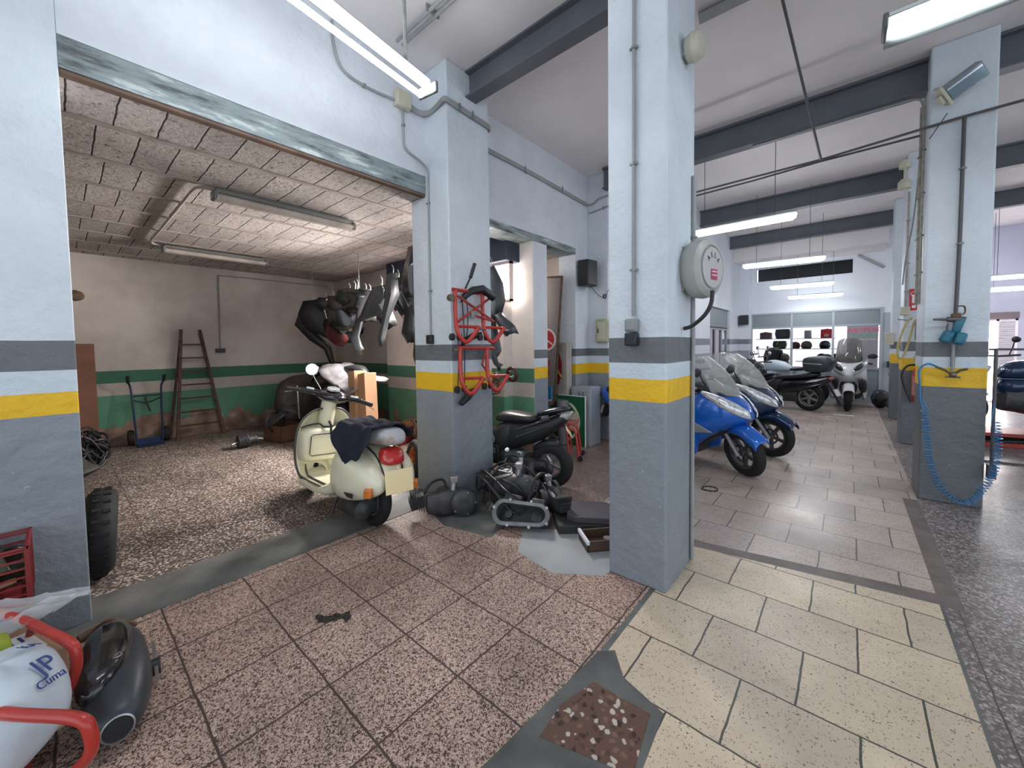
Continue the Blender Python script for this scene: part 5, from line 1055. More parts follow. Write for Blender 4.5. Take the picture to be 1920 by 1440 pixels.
def tyre(label, c, r, w, rot, m=None, name='tyre', rim=None, group=None):
    t = thing(name, label, 'tyre' if not rim else 'wheel', c, 0, group); M = Euler(rot).to_matrix().to_4x4(); h = w/2; ri = r*.62
    pr = [(ri, -h*.8), (ri + (r-ri)*.5, -h), (r - w*.2, -h*.9), (r - w*.03, -h*.5), (r, 0), (r - w*.03, h*.5), (r - w*.2, h*.9), (ri + (r-ri)*.5, h), (ri, h*.8), (ri + .02, 0)]
    b = MB(M); b.lathe(pr, (0, 0, 0), (0, 1, 0), 36, loop=True)
    for k in range(24):
        a = 2*pi*k/24; T = Matrix.Rotation(a, 4, 'Y'); b.box(r - .012, r + .003, -h*.55, -h*.1, -.008, .012, T).box(r - .012, r + .003, h*.1, h*.55, -.02, .0, T)
    b.done('tread', m or mTyre, t)
    if rim:
        b = MB(M); b.lathe([(ri + .01, -h*.7), (ri + .01, h*.7), (ri - .012, h*.6), (ri - .03, 0), (ri - .012, -h*.6)], (0, 0, 0), (0, 1, 0), 30, loop=True).cyl((0, -h*.6, 0), (0, h*.6, 0), .03, 12)
        for k in range(6): b.box(.02, ri, -.012, .012, -.016, .016, Matrix.Rotation(2*pi*k/6 + .2, 4, 'Y'))
        b.done('rim', rim, t, bevel=.003)
    return t
tyre('worn motorcycle tyre standing upright just behind the left pier', (-3.80, .135, .287), .285, .155, (radians(-4), 0, radians(-4)))
tyre('motorcycle wheel with an orange rim leaning at the left side of the second pillar', (-3.66, 2.56, .232), .235, .13, (radians(-12), 0, radians(-20)), rim=mat('orange_rim', (.50, .13, .02), .35, .3, var=.5, vs=11.))
# small engine, carton with fairing
def engine(label, c, rz, k=1., seed=1, name='scooter_engine', group='engines on the floor', kind=0):
    t = thing(name, label, 'engine', c, rz, group); S = Matrix.Diagonal((k, k, k, 1)); rr = random.Random(seed)
    P = lambda: MB(S)
    P().hull([(-.18, -.18, .03, .17, .05, 3), (-.06, -.06, .0, .20, .075, 3), (.12, .12, .02, .19, .07, 3), (.20, .20, .05, .15, .04, 2.6)], 16).done('crankcase', mDkMet, t, jag=.004)
    cy = P()
    for i in range(6): cy.cbox((-.20 - .018*i, 0, .12 + .006*i), (.008, .13, .12), (0, -.25, 0))
    cy.cbox((-.25, 0, .13), (.12, .09, .09), (0, -.25, 0)); cy.done('cylinder', mMetal if kind else mDkMet, t, bevel=.004)
    cv = P().lathe([(.10, 0), (.10, .03), (.07, .05), (.03, .055)], (.09, -.07, .11), (0, -1, 0), 22).done('clutch_cover', mDkMet, t)
    for i in range(5): P().cyl((.09 + .085*cos(i*1.25), -.10, .11 + .085*sin(i*1.25)), (.09 + .085*cos(i*1.25), -.112, .11 + .085*sin(i*1.25)), .008, 8).done('bolt', mMetal, cv)
    P().lathe([(.075, 0), (.08, .02), (.08, .06), (.05, .065)], (-.04, .06, .11), (0, 1, 0), 20).done('flywheel', mAlloy, t)
    P().cyl((.02, 0, .17), (.03, .01, .26), .028, 12).cbox((.03, .01, .27), (.06, .06, .05)).done('carburettor', mMetal, t, bevel=.006)
    P().tube(smoothpath([(-.02, .03, .18), (-.05, .08, .25), (-.14, .06, .24), (-.2, .02, .18)], 4), .011, 6).done('hose', mBlkP, t)
    return t
e1 = thing('small_engine', 'small finned engine lying on the back-room floor left of the open carton', 'engine', (-6.98, 1.84, 0), .2)
MB().lathe([(.05, -.14), (.09, -.13), (.09, .0), (.07, .02), (.07, .12), (.03, .14)], (0, 0, .10), (.2, 1, .05), 18).done('casing', mDkMet, e1)
fb = MB()
for i in range(6): fb.lathe([(.105, -.012 - .022*i), (.105, -.002 - .022*i)], (0, 0, .11), (.2, 1, .05), 18)
fb.done('cooling_fins', mDkMet, e1); MB().tube([(0, -.14, .1), (0, -.22, .08)], .012, 6).tube([(0, .1, .12), (.05, .2, .09)], .02, 6).done('shaft', mMetal, e1)
cb = thing('open_carton', 'open brown carton full of black scrap, left of the cream scooter on the back-room floor', 'box', (-7.08, 2.40, 0), radians(14))
MB().box(-.22, .22, -.21, .21, 0, .02).box(-.22, .22, -.21, -.20, 0, .26).box(-.22, .22, .20, .21, 0, .26).box(-.22, -.21, -.21, .21, 0, .26).box(.21, .22, -.21, .21, 0, .26).done('carton_walls', mat('dark_carton_brown', (.17, .085, .05), .85), cb, smooth=False)
MB().strip([(-.2, -.2, .26), (-.24, 0, .33), (-.15, .2, .44)], [(.0, -.25, .24), (.05, 0, .42), (.1, .22, .52)], 4, (0, 0, .08)).strip([(.1, -.1, .5), (.18, .1, .42), (.22, .3, .12)], [(-.05, .0, .56), (.05, .2, .5), (.12, .34, .2)], 4, (.03, 0, .05)).done('broken_fairing', mGreyF, cb, solid=.008)
MB().torus((-.05, -.12, .30), (.9, .2, .3), .17, .02, 20, 6).done('rubber_ring', mBlkP, cb)
tag(MB().tube([(-6.55, 2.42, .92), (-6.56, 2.44, .40)], .010, 6).done('hanging_chain', mat('chain_steel', (.45, .45, .42), .4, .5, var=.6, vs=60.)), 'steel chain hanging straight down in front of the open carton', 'chain').data
# ---------------------------------------------------------------- covered motorcycle pile, planks, crate
pm = thing('covered_motorcycle', 'old dusty motorcycle heaped with black parts behind the cream scooter', 'motorcycle', (-6.6, 3.25, 0), radians(172))
mDust = mat('dusty_black', (.045, .04, .038), .6, var=.4, vs=5.)
wheel(pm, (-.75, 0, .32), .32, .13, 'rear_wheel'); wheel(pm, (.75, 0, .32), .32, .12, 'front_wheel')
MB().hull([(-.95, -.98, .75, .95, .08, 2.4), (-.5, -.5, .55, 1.02, .2, 2.5), (0, 0, .45, 1.12, .24, 2.6), (.5, .5, .5, 1.14, .22, 2.5), (.85, .83, .6, 1.02, .14, 2.4), (1.0, 1.0, .7, .9, .05, 2.2)], 20).done('body', mDust, pm, sub=1, jag=.012)
MB().hull([(-.95, -1.0, 1.0, 1.08, .04, 2.2), (-.6, -.6, 1.0, 1.26, .16, 2.4), (-.2, -.2, 1.08, 1.2, .18, 2.4), (.1, .1, 1.08, 1.18, .1, 2.2)], 18).done('seat', mSeat, pm, sub=1)
MB().tube(smoothpath([(.5, -.3, 1.15), (.6, -.1, 1.22), (.6, .1, 1.22), (.5, .3, 1.15)], 4), .016, 8).tube([(.4, .2, .9), (.75, .24, 1.05), (1.15, .28, .92)], .03, 8).done('handlebar', mBlkP, pm)
MB().hull([(-.3, -.3, .1, .6, .17, 3), (.3, .3, .12, .62, .19, 3)], 14).done('engine', mDkMet, pm, jag=.01)
MB().ell((.95, .12, .88), (.24, .16, .10), 14, 8).done('saddle_bag', mat('brown_leather', (.12, .075, .05), .6), pm)
hp = thing('covered_scooter', 'scooter under a dusty grey cover, farther left behind the cream scooter', 'scooter', (-8.05, 3.30, 0), radians(110))
MB().hull([(-.80, -.86, .10, .80, .12, 2.4), (-.5, -.5, .06, 1.05, .30, 2.6), (0, 0, .05, .98, .34, 2.8), (.40, .40, .06, 1.16, .34, 2.6), (.70, .66, .08, 1.08, .24, 2.4), (.92, .88, .15, .70, .1, 2.2)], 22).done('cover', mat('dusty_cover', (.085, .072, .066), .8, var=.45, vs=4.), hp, sub=1, jag=.03)
MB().tube([(.35, -.36, 1.12), (.45, 0, 1.18), (.35, .36, 1.12)], .03, 8).done('handlebar', mBlkP, hp)
bk = thing('wire_basket', 'black wire basket in front of the heaped motorcycle, below the silver sheet', 'basket', (-6.35, 2.86, .62))
b = MB()
for i in range(9):
    x = -.30 + .075*i; b.tube([(x, -.12, 0), (x, -.15, .28)], .004, 4).tube([(x, .12, 0), (x, .15, .28)], .004, 4).tube([(x, -.12, 0), (x, .12, 0)], .004, 4)
for z, w_ in ((0.0, .12), (.14, .135), (.28, .15)): b.tube([(-.31, -w_, z), (.31, -w_, z), (.31, w_, z), (-.31, w_, z)], .005, 4, loop=True)
b.done('wire_mesh', mBlkB, bk); MB().box(-.28, .28, -.11, .11, -.6, -.02).done('dark_bin', mDust, bk, bevel=.03)
fo = MB(); R_ = []
rr = random.Random(11)
for i in range(12):
    row = []
    for j in range(13):
        x = -6.95 + 1.50*i/11; y = 2.74 + .62*j/12 + (.06*sin(i) if j == 0 else 0); z = 1.13 + .10*sin(i*.5 + .4) - .36*max(0, .36 - j/12)*(1.1 + .6*sin(i*.62 + 2.2)) + .018*rr.uniform(-1, 1) - (.10 if i in (0, 11) else 0)
        row.append(V((x, y, z)))
    R_.append(row)
tag(MB().rings(R_, False, False).done('silver_sheet', mFoil, None, solid=.006, jag=.006), 'crumpled silver plastic sheet lying on the heaped motorcycle behind the cream scooter', 'sheet')
for k, (x0, lab) in enumerate(((-5.46, 'tan cardboard tube box leaning upright behind the scooter, left one'), (-5.205, 'tan cardboard tube box leaning upright behind the scooter, right one'))):
    o = MB(Matrix.Translation((x0, 2.86 + k*.02, 0)) @ Euler((radians(-3), radians(-9), radians(-4))).to_matrix().to_4x4()).box(-.115, .115, -.09, .09, .02, 1.16 - .02*k).done('long_box', mCard2, None, bevel=.004)
    tag(o, lab, 'box')
def crate(name, label, c, d, rz, m, group=None, nb=4, fl_=.3, rw=.01):
    t = thing(name, label, 'crate', c, rz, group); x, y, z = d[0]/2, d[1]/2, d[2]; b = MB(); rr_ = .010 if rw > .005 else .0045
    for zz in [z*(k + .5)/nb for k in range(nb)]:
        b.box(-x, x, -y, -y + .008, zz - z/nb*fl_, zz + z/nb*.12).box(-x, x, y - .008, y, zz - z/nb*fl_, zz + z/nb*.12).box(-x, -x + .008, -y, y, zz - z/nb*fl_, zz + z/nb*.12).box(x - .008, x, -y, y, zz - z/nb*fl_, zz + z/nb*.12)
    b.done('slatted_sides', m, t, smooth=False)
    b = MB()
    for i in range(7):
        u = -x + 2*x*i/6; b.box(u - rw, u + rw, -y - .002, -y + .012, 0, z).box(u - rw, u + rw, y - .012, y + .002, 0, z)
    for i in range(5):
        u = -y + 2*y*i/4; b.box(-x - .002, -x + .012, u - rw, u + rw, 0, z).box(x - .012, x + .002, u - rw, u + rw, 0, z)
    b.done('ribs', m, t, smooth=False); MB().box(-x - rr_, x + rr_, -y - rr_, -y + rr_, z - 2*rr_, z).box(-x - rr_, x + rr_, y - rr_, y + rr_, z - 2*rr_, z).box(-x - rr_, -x + rr_, -y, y, z - 2*rr_, z).box(x - rr_, x + rr_, -y, y, z - 2*rr_, z).done("rim", m, t, smooth=False)
    MB().box(-x, x, -y, y, 0, .01).done('base', m, t, smooth=False); return t
mCrate = mat('dark_red_crate', (.26, .03, .03), .5, var=.2)
crate('plastic_crate', 'dark red plastic crate on the floor right of the leaning boxes', (-5.45, 3.40, 0), (.55, .36, .22), radians(20), mCrate)
tangle('scrap_metal', 'small black and rusty parts on the ledge behind the red crate', (-5.0, 3.62, .0), (.22, .12, .36), 9, mRust, .018, 8, 'scrap')
tag(MB().box(-5.6, -4.7, 3.68, 3.79, 0, .28).done('cardboard_sheet', mCard2, None, bevel=.004), 'low cardboard box against the wall behind the red crate', 'box')
# ---------------------------------------------------------------- black fairings hanging from the rail under the windows
rail = thing('hanging_rail', 'thin steel rail under the ceiling carrying the hung fairings', 'rail', (-5.6, 3.1, 2.36))
MB(at(rail)).tube([(-7.9, 3.2, 2.24), (-5.8, 3.12, 2.33), (-4.0, 3.0, 2.45)], .012, 6).done('rod', mGalv, rail)
for x in (-7.5, -5.8, -4.3): MB(at(rail)).tube([(x, 3.1, 2.33), (x, 3.1, 2.97)], .006, 6).done('drop_wire', mGalv, rail)
def panel(label, pts, c, m, holes=0, th=.012, bul=.05, rz=0., name='hung_fairing', wd=1.):
    """curved motorcycle panel: ribs given as ((x0,z0),(x1,z1)) top-to-bottom edges"""
    t = thing(name, label, 'fairing', c, rz, 'fairings hung under the back-room ceiling')
    cx = sum(a[0] + b[0] for a, b in pts)/(2*len(pts))
    A = [(cx + (a[0] - cx)*wd, 0, a[1]) for a, b in pts]; B = [(cx + (b[0] - cx)*wd, 0, b[1]) for a, b in pts]
    MB().strip(A, B, 5, (0, -bul*(1.5 if rz else 1), 0)).done('panel', m, t, solid=th, jag=.016)
    z0 = max(max(a[1], b[1]) for a, b in pts); x0 = (pts[0][0][0] + pts[0][1][0])/2
    MB().tube(smoothpath([(x0, 0, z0 - .03), (x0 + .01, .01, z0 + .07), (x0 - .01, .0, z0 + .12)], 3), .005, 5).done('wire_hook', mGalv, t)
    return t
F = [
 ('curled black fairing with a long tail at the left end of the hung row', [((-.10, .10), (.25, .25)), ((-.28, -.02), (-.02, .02)), ((-.36, -.28), (-.18, -.25)), ((-.18, -.55), (-.05, -.48)), ((.0, -.75), (.10, -.68)), ((.08, -1.0), (.15, -1.0))], (-7.15, 3.1, 2.22), mBlkP),
 ('broad black fairing hanging second from the left with a pale strip', [((-.35, .10), (.30, .22)), ((-.42, -.12), (.38, -.05)), ((-.30, -.38), (.40, -.32)), ((-.05, -.55), (.32, -.55)), ((.08, -.66), (.26, -.62))], (-6.9, 3.2, 2.22), mBlkP),
 ('dark red-tinted broken fairing low in the left half of the hung row', [((-.10, .0), (.16, .05)), ((-.14, -.2), (.20, -.15)), ((-.02, -.33), (.24, -.28)), ((.08, -.42), (.16, -.42))], (-6.62, 3.05, 1.95), mDkRed),
 ('black tank-shaped fairing in the middle of the hung row', [((-.22, .05), (.26, .16)), ((-.26, -.2), (.28, -.12)), ((-.22, -.42), (.22, -.36)), ((-.10, -.55), (.10, -.52))], (-6.15, 3.1, 2.27), mBlkG),
 ('pale grey-white panel behind the grey mudguard in the hung row', [((-.14, .10), (.12, .20)), ((-.20, -.1), (.14, -.02)), ((-.22, -.24), (.05, -.22))], (-5.55, 3.15, 2.15), mWhF),
 ('grey mudguard-like fairing with a long curved leg, centre of the hung row', [((.0, .22), (.28, .28)), ((-.12, .0), (.34, .06)), ((-.20, -.14), (.30, -.10)), ((-.30, -.30), (-.14, -.22)), ((-.36, -.5), (-.22, -.44)), ((-.30, -.66), (-.20, -.58)), ((-.18, -.72), (-.14, -.64))], (-5.15, 2.95, 2.12), mGreyF),
 ('black square flap hanging behind the grey mudguard', [((-.12, .08), (.10, .16)), ((-.06, -.06), (.17, .0)), ((.02, -.16), (.2, -.08))], (-5.1, 3.1, 1.92), mBlkP),
 ('narrow black fairing hanging right of the grey mudguard, cut out in the middle', [((-.06, .3), (.10, .32)), ((-.10, .0), (.10, .04)), ((-.14, -.3), (-.02, -.3)), ((-.2, -.55), (-.12, -.53)), ((-.17, -.66), (-.12, -.64))], (-4.66, 2.95, 2.17), mGreyF),
 ('wide black fairing hanging near the second pillar', [((-.05, .3), (.16, .36)), ((-.06, .05), (.18, .10)), ((.0, -.18), (.18, -.15)), ((-.04, -.42), (.18, -.38)), ((.02, -.58), (.14, -.54))], (-4.45, 3.0, 2.12), mBlkP),
 ('small white triangular panel near the second pillar', [((-.10, .0), (.06, .14)), ((-.04, -.08), (.06, -.05))], (-4.75, 2.9, 2.07), mWhF),
 ('tall black fairing touching the left edge of the second pillar', [((-.02, .42), (.14, .46)), ((-.10, .15), (.14, .16)), ((-.16, -.1), (.14, -.08)), ((-.06, -.3), (.14, -.28))], (-4.05, 2.85, 2.30), mBlkG),
 ('dangling black bracket panel lowest beside the second pillar', [((-.08, .10), (.10, .10)), ((.0, -.15), (.10, -.13)), ((.0, -.4), (.10, -.42)), ((-.03, -.62), (.08, -.6)), ((.02, -.78), (.05, -.76))], (-4.02, 2.85, 2.0), mGreyF),
 ('crumpled black panel filling the gap right of the grey mudguard', [((-.2, .34), (.2, .38)), ((-.24, .1), (.22, .14)), ((-.1, -.12), (.2, -.06)), ((.0, -.25), (.12, -.2))], (-4.62, 3.15, 2.10), mBlkG),
 ('black shell behind the broad fairing at the left of the hung row', [((-.35, .05), (.25, .2)), ((-.3, -.25), (.3, -.15)), ((-.1, -.45), (.2, -.4))], (-6.6, 3.3, 2.15), mBlkG),
 ('dark narrow shroud above the black tank-shaped fairing', [((-.12, .05), (.3, .12)), ((-.16, -.1), (.26, -.05)), ((.0, -.25), (.2, -.2))], (-5.85, 3.0, 2.33), mat('dark_green_plastic', (.012, .022, .016), .5)),
]
rr = random.Random(31)
extra = ['jagged black fairing scrap hanging in the left cluster', 'dull black side cover hanging behind the tank-shaped fairing', 'black inner shell hanging behind the broad left fairing', 'narrow black strip hanging in the left cluster', 'black knee shield hanging right of the tank-shaped fairing', 'dull black cowl hanging behind the pale grey-white panel', 'black tail cowl hanging high near the second pillar', 'ragged black flap hanging between the two left fairings', 'black leg shield hanging behind the wide fairing near the pillar']
for k, lab in enumerate(extra):
    x = (-7.05, -6.0, -6.75, -7.3, -5.75, -5.4, -4.3, -6.45, -4.75)[k]; h_ = rr.uniform(.30, .55); w_ = rr.uniform(.16, .28); pts = []
    for i in range(6):
        f_ = i/5; a = rr.uniform(-.06, .06); ww = w_*(1 - .55*f_)*rr.uniform(.75, 1.2); pts.append(((a - ww, .12 - h_*f_*1.2 + rr.uniform(-.03, .03)), (a + ww, .15 - h_*f_*1.2 + rr.uniform(-.03, .03))))
    F.append((lab, pts, (x, 3.0 + rr.uniform(0, .35), 2.22 + .04*(x + 7)), (mBlkP, mBlkG, mSeat)[k % 3]))
for i, a in enumerate(F): panel(*a, rz=radians(52 + 22*sin(i*2.3)), wd=1.3 if a[2][0] < -5.7 else .95)
hk = tag(MB().tube(smoothpath([(-7.35, 3.1, 2.08), (-7.0, 3.0, 2.25), (-6.7, 3.0, 2.33)], 3), .014, 6).tube([(-6.85, 2.98, 2.35), (-6.7, 2.98, 2.0)], .012, 6).tube([(-7.5, 3.05, 1.98), (-7.1, 3.0, 2.18)], .018, 6).done('scrap_rods', mat('pale_scrap', (.35, .33, .33), .5, var=.5, vs=20.)), 'thin rods and pale straps woven through the left end of the hung fairings', 'rods')
# hooks on the dark shutter box
for k in range(7):
    x = -4.75 + .11*k; o = MB().tube(smoothpath([(x, 3.4, 2.75), (x + .01, 3.36, 2.6), (x, 3.33, 2.48), (x + .02, 3.36, 2.42), (x + .03, 3.40, 2.48)], 3), .007, 5).tube([(x, 3.4, 2.75), (x, 3.4, 2.97)], .004, 5).done('wire_hook', mChrome); tag(o, 'bright wire hook hanging under the dark shutter box above the fairings', 'hook', 'wire hooks under the shutter box')
tag(MB().ell((-4.85, 3.7, 2.72), (.10, .1, .17), 14, 8).done('wall_fan', mOffD), 'dusty rounded grey cover under the ceiling at the left end of the dark shutter box', 'cover')
# ---------------------------------------------------------------- red paddock stands hung on the second pillar
def stand(label, loc, H, cross, mir=1):
    t = thing('paddock_stand', label, 'paddock stand', loc, 0, 'red paddock stands on the second pillar')
    W = .36
    for y in (0, W):
        MB().tube(smoothpath([(.0, y, H), (.0, y, H*.55), (.02, y + .0, .12), (.04, y + .05, .03), (.06, y + .10, .02), (.08, y + .19, .12), (.09, y + .22, .16)], 4), .020, 10).done('side_tube', mRedP, t)
        MB().tube([(.01, y - .005, .16), (.08, y + .20, .155)], .014, 8).done('brace', mRedP, t)
        MB().tube([(-.03, y + .02, .30), (-.035, y + .03, H*.9)], .012, 8).done('rear_tube', mRedW, t)
        for dy in (-.055, .035): MB().lathe([(.022, -.014), (.034, -.012), (.034, .012), (.022, .014)], (.01, y + dy, .06), (1, .2, 0), 16).done('castor', mBlkP, t)
        MB().tube([(.05, y + .17, .15), (.06, y + .30, .13), (.06, y + .33, .14)], .009, 8).done('support_fork', mChrome, t)
    MB().tube([(0, -.03, H), (0, W + .10, H - .01)], .017, 8).done('top_bar', mRedP, t)
    if cross:
        MB().tube([(.015, .02, H - .06), (.02, W + .14, .22)], .013, 8).tube([(.02, .01, .20), (.015, W + .08, H - .05)], .013, 8).tube([(.02, W*.5, H*.55), (.03, W + .12, H*.45)], .012, 8).done('diagonal_tube', mRedW, t)
        MB().lathe([(.03, -.02), (.035, 0), (.03, .02)], (.0, -.055, H - .08), (1, 0, 0), 16).done('end_roller', mBrass, t)
        MB().cbox((.02, .20, H*.55), (.03, .05, .07)).done('clamp', mGalv, t, bevel=.005)
    else:
        MB().tube([(0, W*.99, H*.98), (.0, W*.80, H*.62), (0, W*.99, .2)], .012, 8).done('bent_tube', mRedW, t); MB().cbox((0, -.05, H - .02), (.03, .05, .03)).done('end_roller', mBrass, t, bevel=.006)
    return t
stand('upper red paddock stand with crossed tubes hanging on the second pillar', (-2.77, 2.42, 1.53), .50, True)
stand('lower red paddock stand hanging over the yellow band of the second pillar', (-2.76, 2.46, 1.04), .45, False)
ja = tag(MB().tube([(-2.76, 2.54, 2.05), (-2.755, 2.61, 2.17)], .009, 8).tube([(-2.755, 2.605, 2.16), (-2.75, 2.66, 2.30)], .018, 10).done('lever', mBlkP), 'black-gripped lever sticking up above the upper red stand', 'lever')
for k, (y, z0, z1) in enumerate(((2.55, 2.0, 1.0), (2.47, 1.95, 1.05), (2.60, 2.0, 1.6))): tag(MB().tube(smoothpath([(-2.82, y, z0), (-2.80, y + .005, (z0 + z1)/2), (-2.815, y, z1)], 3), .005, 6).done('hanging_cable', mBlkB), 'thin black cable hanging down among the red stands', 'cable', 'black cables among the red stands')
tag(MB().hull([(0, 0, 0, .02, .01, 2), (.04, .04, -.02, .05, .02, 2.4), (.14, .14, .03, .13, .02, 2.4), (.22, .22, .10, .15, .012, 2)], 10).done('plastic_shroud', mBlkP, None, bevel=.003), 'torn black plastic shroud at the foot of the red stands', 'shroud')
o = bpy.data.objects['plastic_shroud']; o.rotation_euler.z = radians(90); o.location = (-2.80, 2.58, .93)
tag(MB().strip([(-2.80, 2.50, 1.50), (-2.79, 2.62, 1.56), (-2.78, 2.74, 1.60)], [(-2.80, 2.50, 1.56), (-2.78, 2.62, 1.62), (-2.76, 2.74, 1.64)], 3, (.02, 0, 0)).done('black_guard', mBlkP, None, solid=.012), 'bent black plastic guard between the upper and the lower red stand', 'guard')
tag(MB().strip([(-2.79, 2.50, 1.92), (-2.76, 2.62, 2.0), (-2.74, 2.74, 2.03), (-2.72, 2.86, 1.95)], [(-2.79, 2.52, 1.99), (-2.76, 2.62, 2.07), (-2.74, 2.76, 2.10), (-2.72, 2.92, 2.02)], 3, (.03, 0, 0)).done('black_guard', mBlkP, None, solid=.012), 'bent black plastic guard over the top bar of the upper red stand', 'guard')
# fairings hanging right of the pillar, against the bright window
G = [
 ('brown-grey translucent fairing hanging against the bright window', [((-.12, .38), (.0, .42)), ((-.14, .18), (.08, .22)), ((-.10, .0), (.10, .02)), ((-.06, -.15), (.06, -.15))], (-3.05, 3.28, 1.98), mGreyF),
 ('grey pointed fairing hanging below the translucent one', [((-.10, .12), (.02, .16)), ((-.02, .0), (.16, .0)), ((.06, -.10), (.2, -.08))], (-3.0, 3.3, 1.72), mGreyF),
 ('long dark fairing hanging lowest right of the second pillar', [((-.10, .25), (.04, .25)), ((-.08, .0), (.08, .0)), ((-.02, -.18), (.10, -.16)), ((.02, -.24), (.08, -.22))], (-3.05, 3.2, 1.60), mGreyF),
 ('slim black strip with a hooked end below the dark fairing', [((-.10, .20), (-.06, .22)), ((-.05, .0), (-.01, .02)), ((.02, -.16), (.06, -.12)), ((.06, -.22), (.10, -.16))], (-2.98, 3.15, 1.45), mBlkP),
]
for a in G: panel(*a, rz=radians(28))
tag(MB().tube([(-3.12, 3.12, 2.36), (-3.13, 3.12, 2.60), (-3.135, 3.1, 2.72)], [.03, .025, .012], 8).done('wooden_stick', mOffD), 'pale wooden slat tip standing beside the bright window', 'slat')
# ---------------------------------------------------------------- storage nook behind the second opening
sg = thing('sign_board', 'tall grey sign board with a red circular emblem leaning in the nook', 'sign', (-3.42, 4.86, .60))
T = Matrix.Translation((0, 0, 0)) @ Euler((0, radians(4.5), radians(2))).to_matrix().to_4x4()
MB(T).box(-.30, .06, -.015, .015, .0, 1.92).done('board', mat('dusty_grey_sign', (.27, .235, .225), .7, var=.15, vs=3.), sg, smooth=False)
MB(T).box(-.30, .075, -.02, .02, 1.90, 1.93).box(.06, .078, -.02, .02, 0, 1.93).done('edge_strip', mRust, sg, smooth=False)
em = MB(T).torus((-.13, -.018, .98), (0, 1, 0), .155, .016, 36, 6, .3)
em.done('emblem_ring', mWhtS, sg); MB(T).lathe([(.14, 0), (.14, .004)], (-.13, -.019, .98), (0, 1, 0), 32).done('emblem_disc', mInkR, sg)
fk = MB(T)
for k in range(3):
    a = radians(90 + 120*k); fk.box(.0, .135, -.024, -.020, -.012, .012, Matrix.Translation((-.13, 0, .98)) @ Matrix.Rotation(-a, 4, 'Y'))
fk.done('emblem_forks', mWhtS, sg)
for k, z in enumerate((.58, .42, .26, .10)): MB(T).box(-.26, -.05, -.02, -.015, z, z + .09).done('red_letter', mInkR, sg, bevel=.01)
bx = thing('sign_box', 'grey sign box with a dark red octagon and yellow ornament in the nook', 'sign', (-3.33, 5.05, .74))
MB().box(-.22, .06, -.06, .08, 0, .80).done('box', mat('grey_sign_box', (.34, .32, .29), .7, var=.2, vs=4.), bx, smooth=False, bevel=.004); MB().box(.06, .12, -.065, .085, 0, .80).done('side_board', mOffD, bx, smooth=False)
MB().prism([(-.17, .18), (-.02, .16), (.035, .34), (.035, .50), (-.02, .66), (-.17, .66)], lambda u, v, d: (u, -.062 - d, v), 0, .006).done('red_octagon', mat('dark_red_print', (.26, .02, .025), .5), bx, smooth=False)
yo = MB()
for i in range(14): yo.ell((-.10 + .012*i + .012*sin(i*2.2), -.08, .42 - .012*i + .012*cos(i*3.)), (.022, .012, .018), 8, 6)
yo.done('yellow_ornament', mat('yellow_ornament', (.45, .33, .06), .5, var=.4, vs=30.), bx)
gs = thing('green_sign', 'green sign with a cream disc and red letters standing in the nook', 'sign', (-3.05, 4.98, .0), radians(0))
MB().box(-.30, .16, -.01, .01, .0, .74).done('panel', mat('dark_green_enamel', (.012, .10, .045), .4), gs, smooth=False); MB().box(-.30, .165, -.014, .012, .74, .75).box(.158, .168, -.014, .012, 0, .75).done('white_edge', mWhtS, gs, smooth=False)
MB().lathe([(.30, 0), (.30, .003)], (-.24, -.012, .36), (0, 1, 0), 40).done('green_disc', mat('dark_green_enamel', (.012, .10, .045)), gs); MB().torus((-.24, -.013, .36), (0, 1, 0), .30, .02, 44, 6, .15).done('cream_ring', mCreamB, gs)
MB().box(-.24, .055, -.018, -.012, .22, .50).done('cream_band', mCreamB, gs, smooth=False)
text('Castrol', .15, frame((-.155, -.021, .365), (1, 0, 0), (0, 0, 1)), mInkR, 'red_lettering', gs, .001, shear=.3, sx=.9)
bs = thing('blue_sign', 'small blue and white sign beside the leaning grey board', 'sign', (-3.40, 4.72, .68))
MB().box(-.10, .10, -.012, .012, 0, .22).done('panel', mat('sky_blue_enamel', (.02, .22, .50), .4), bs, smooth=False, bevel=.01); MB().box(-.10, .02, -.016, -.012, .08, .11).box(-.05, -.02, -.016, -.012, 0, .08).box(-.10, .10, -.016, -.012, 0, .02).done('white_lettering', mWhtS, bs, smooth=False)
MB().tube([(0, 0.0, 0), (0, 0.02, -.66)], .012, 6).done('post', mDkPipe, bs)
tag(MB().lathe([(.05, 0), (.07, .02), (.10, .65), (.085, .68)], (-3.23, 4.9, 0), (0, 0, 1), 16).done('grey_canister', mat('grey_canister', (.17, .18, .18), .5)), 'dark grey canister between the blue and the green sign', 'canister')
mb = tag(MB().box(-3.17, -2.84, 5.05, 5.35, 0, .87).done('metal_cabinet', mat('pale_grey_metal', (.36, .39, .43), .45, var=.15, vs=5.), None, bevel=.008), 'low pale grey metal cabinet against the pier below the fuse box', 'cabinet')
text('3-2', .09, frame((-3.0, 5.043, .77), (1, 0, 0), (0, 0, 1)), mBlkB, 'marking', None, .001).parent = mb
for c in mb.children: c.matrix_parent_inverse = Matrix.Translation(-mb.location)
ps = thing('paddock_stand', 'red paddock stand on its wheels on the floor behind the black scooter', 'paddock stand', (-2.72, 4.42, 0), radians(25))
for s in (-1, 1):
    MB().tube(smoothpath([(-.32, s*.14, .50), (-.05, s*.13, .42), (.02, s*.13, .36), (.06, s*.15, .05)], 4), .014, 8).done('side_tube', mRedP, ps)
    MB().tube([(-.10, s*.13, .43), (-.06, s*.15, .05)], .012, 8).done('leg', mRedP, ps)
    MB().lathe([(.012, -.014), (.035, -.014), (.035, .014), (.012, .014)], (.08, s*.15, .036), (0, 1, 0), 14).done('castor', mBlkP, ps)
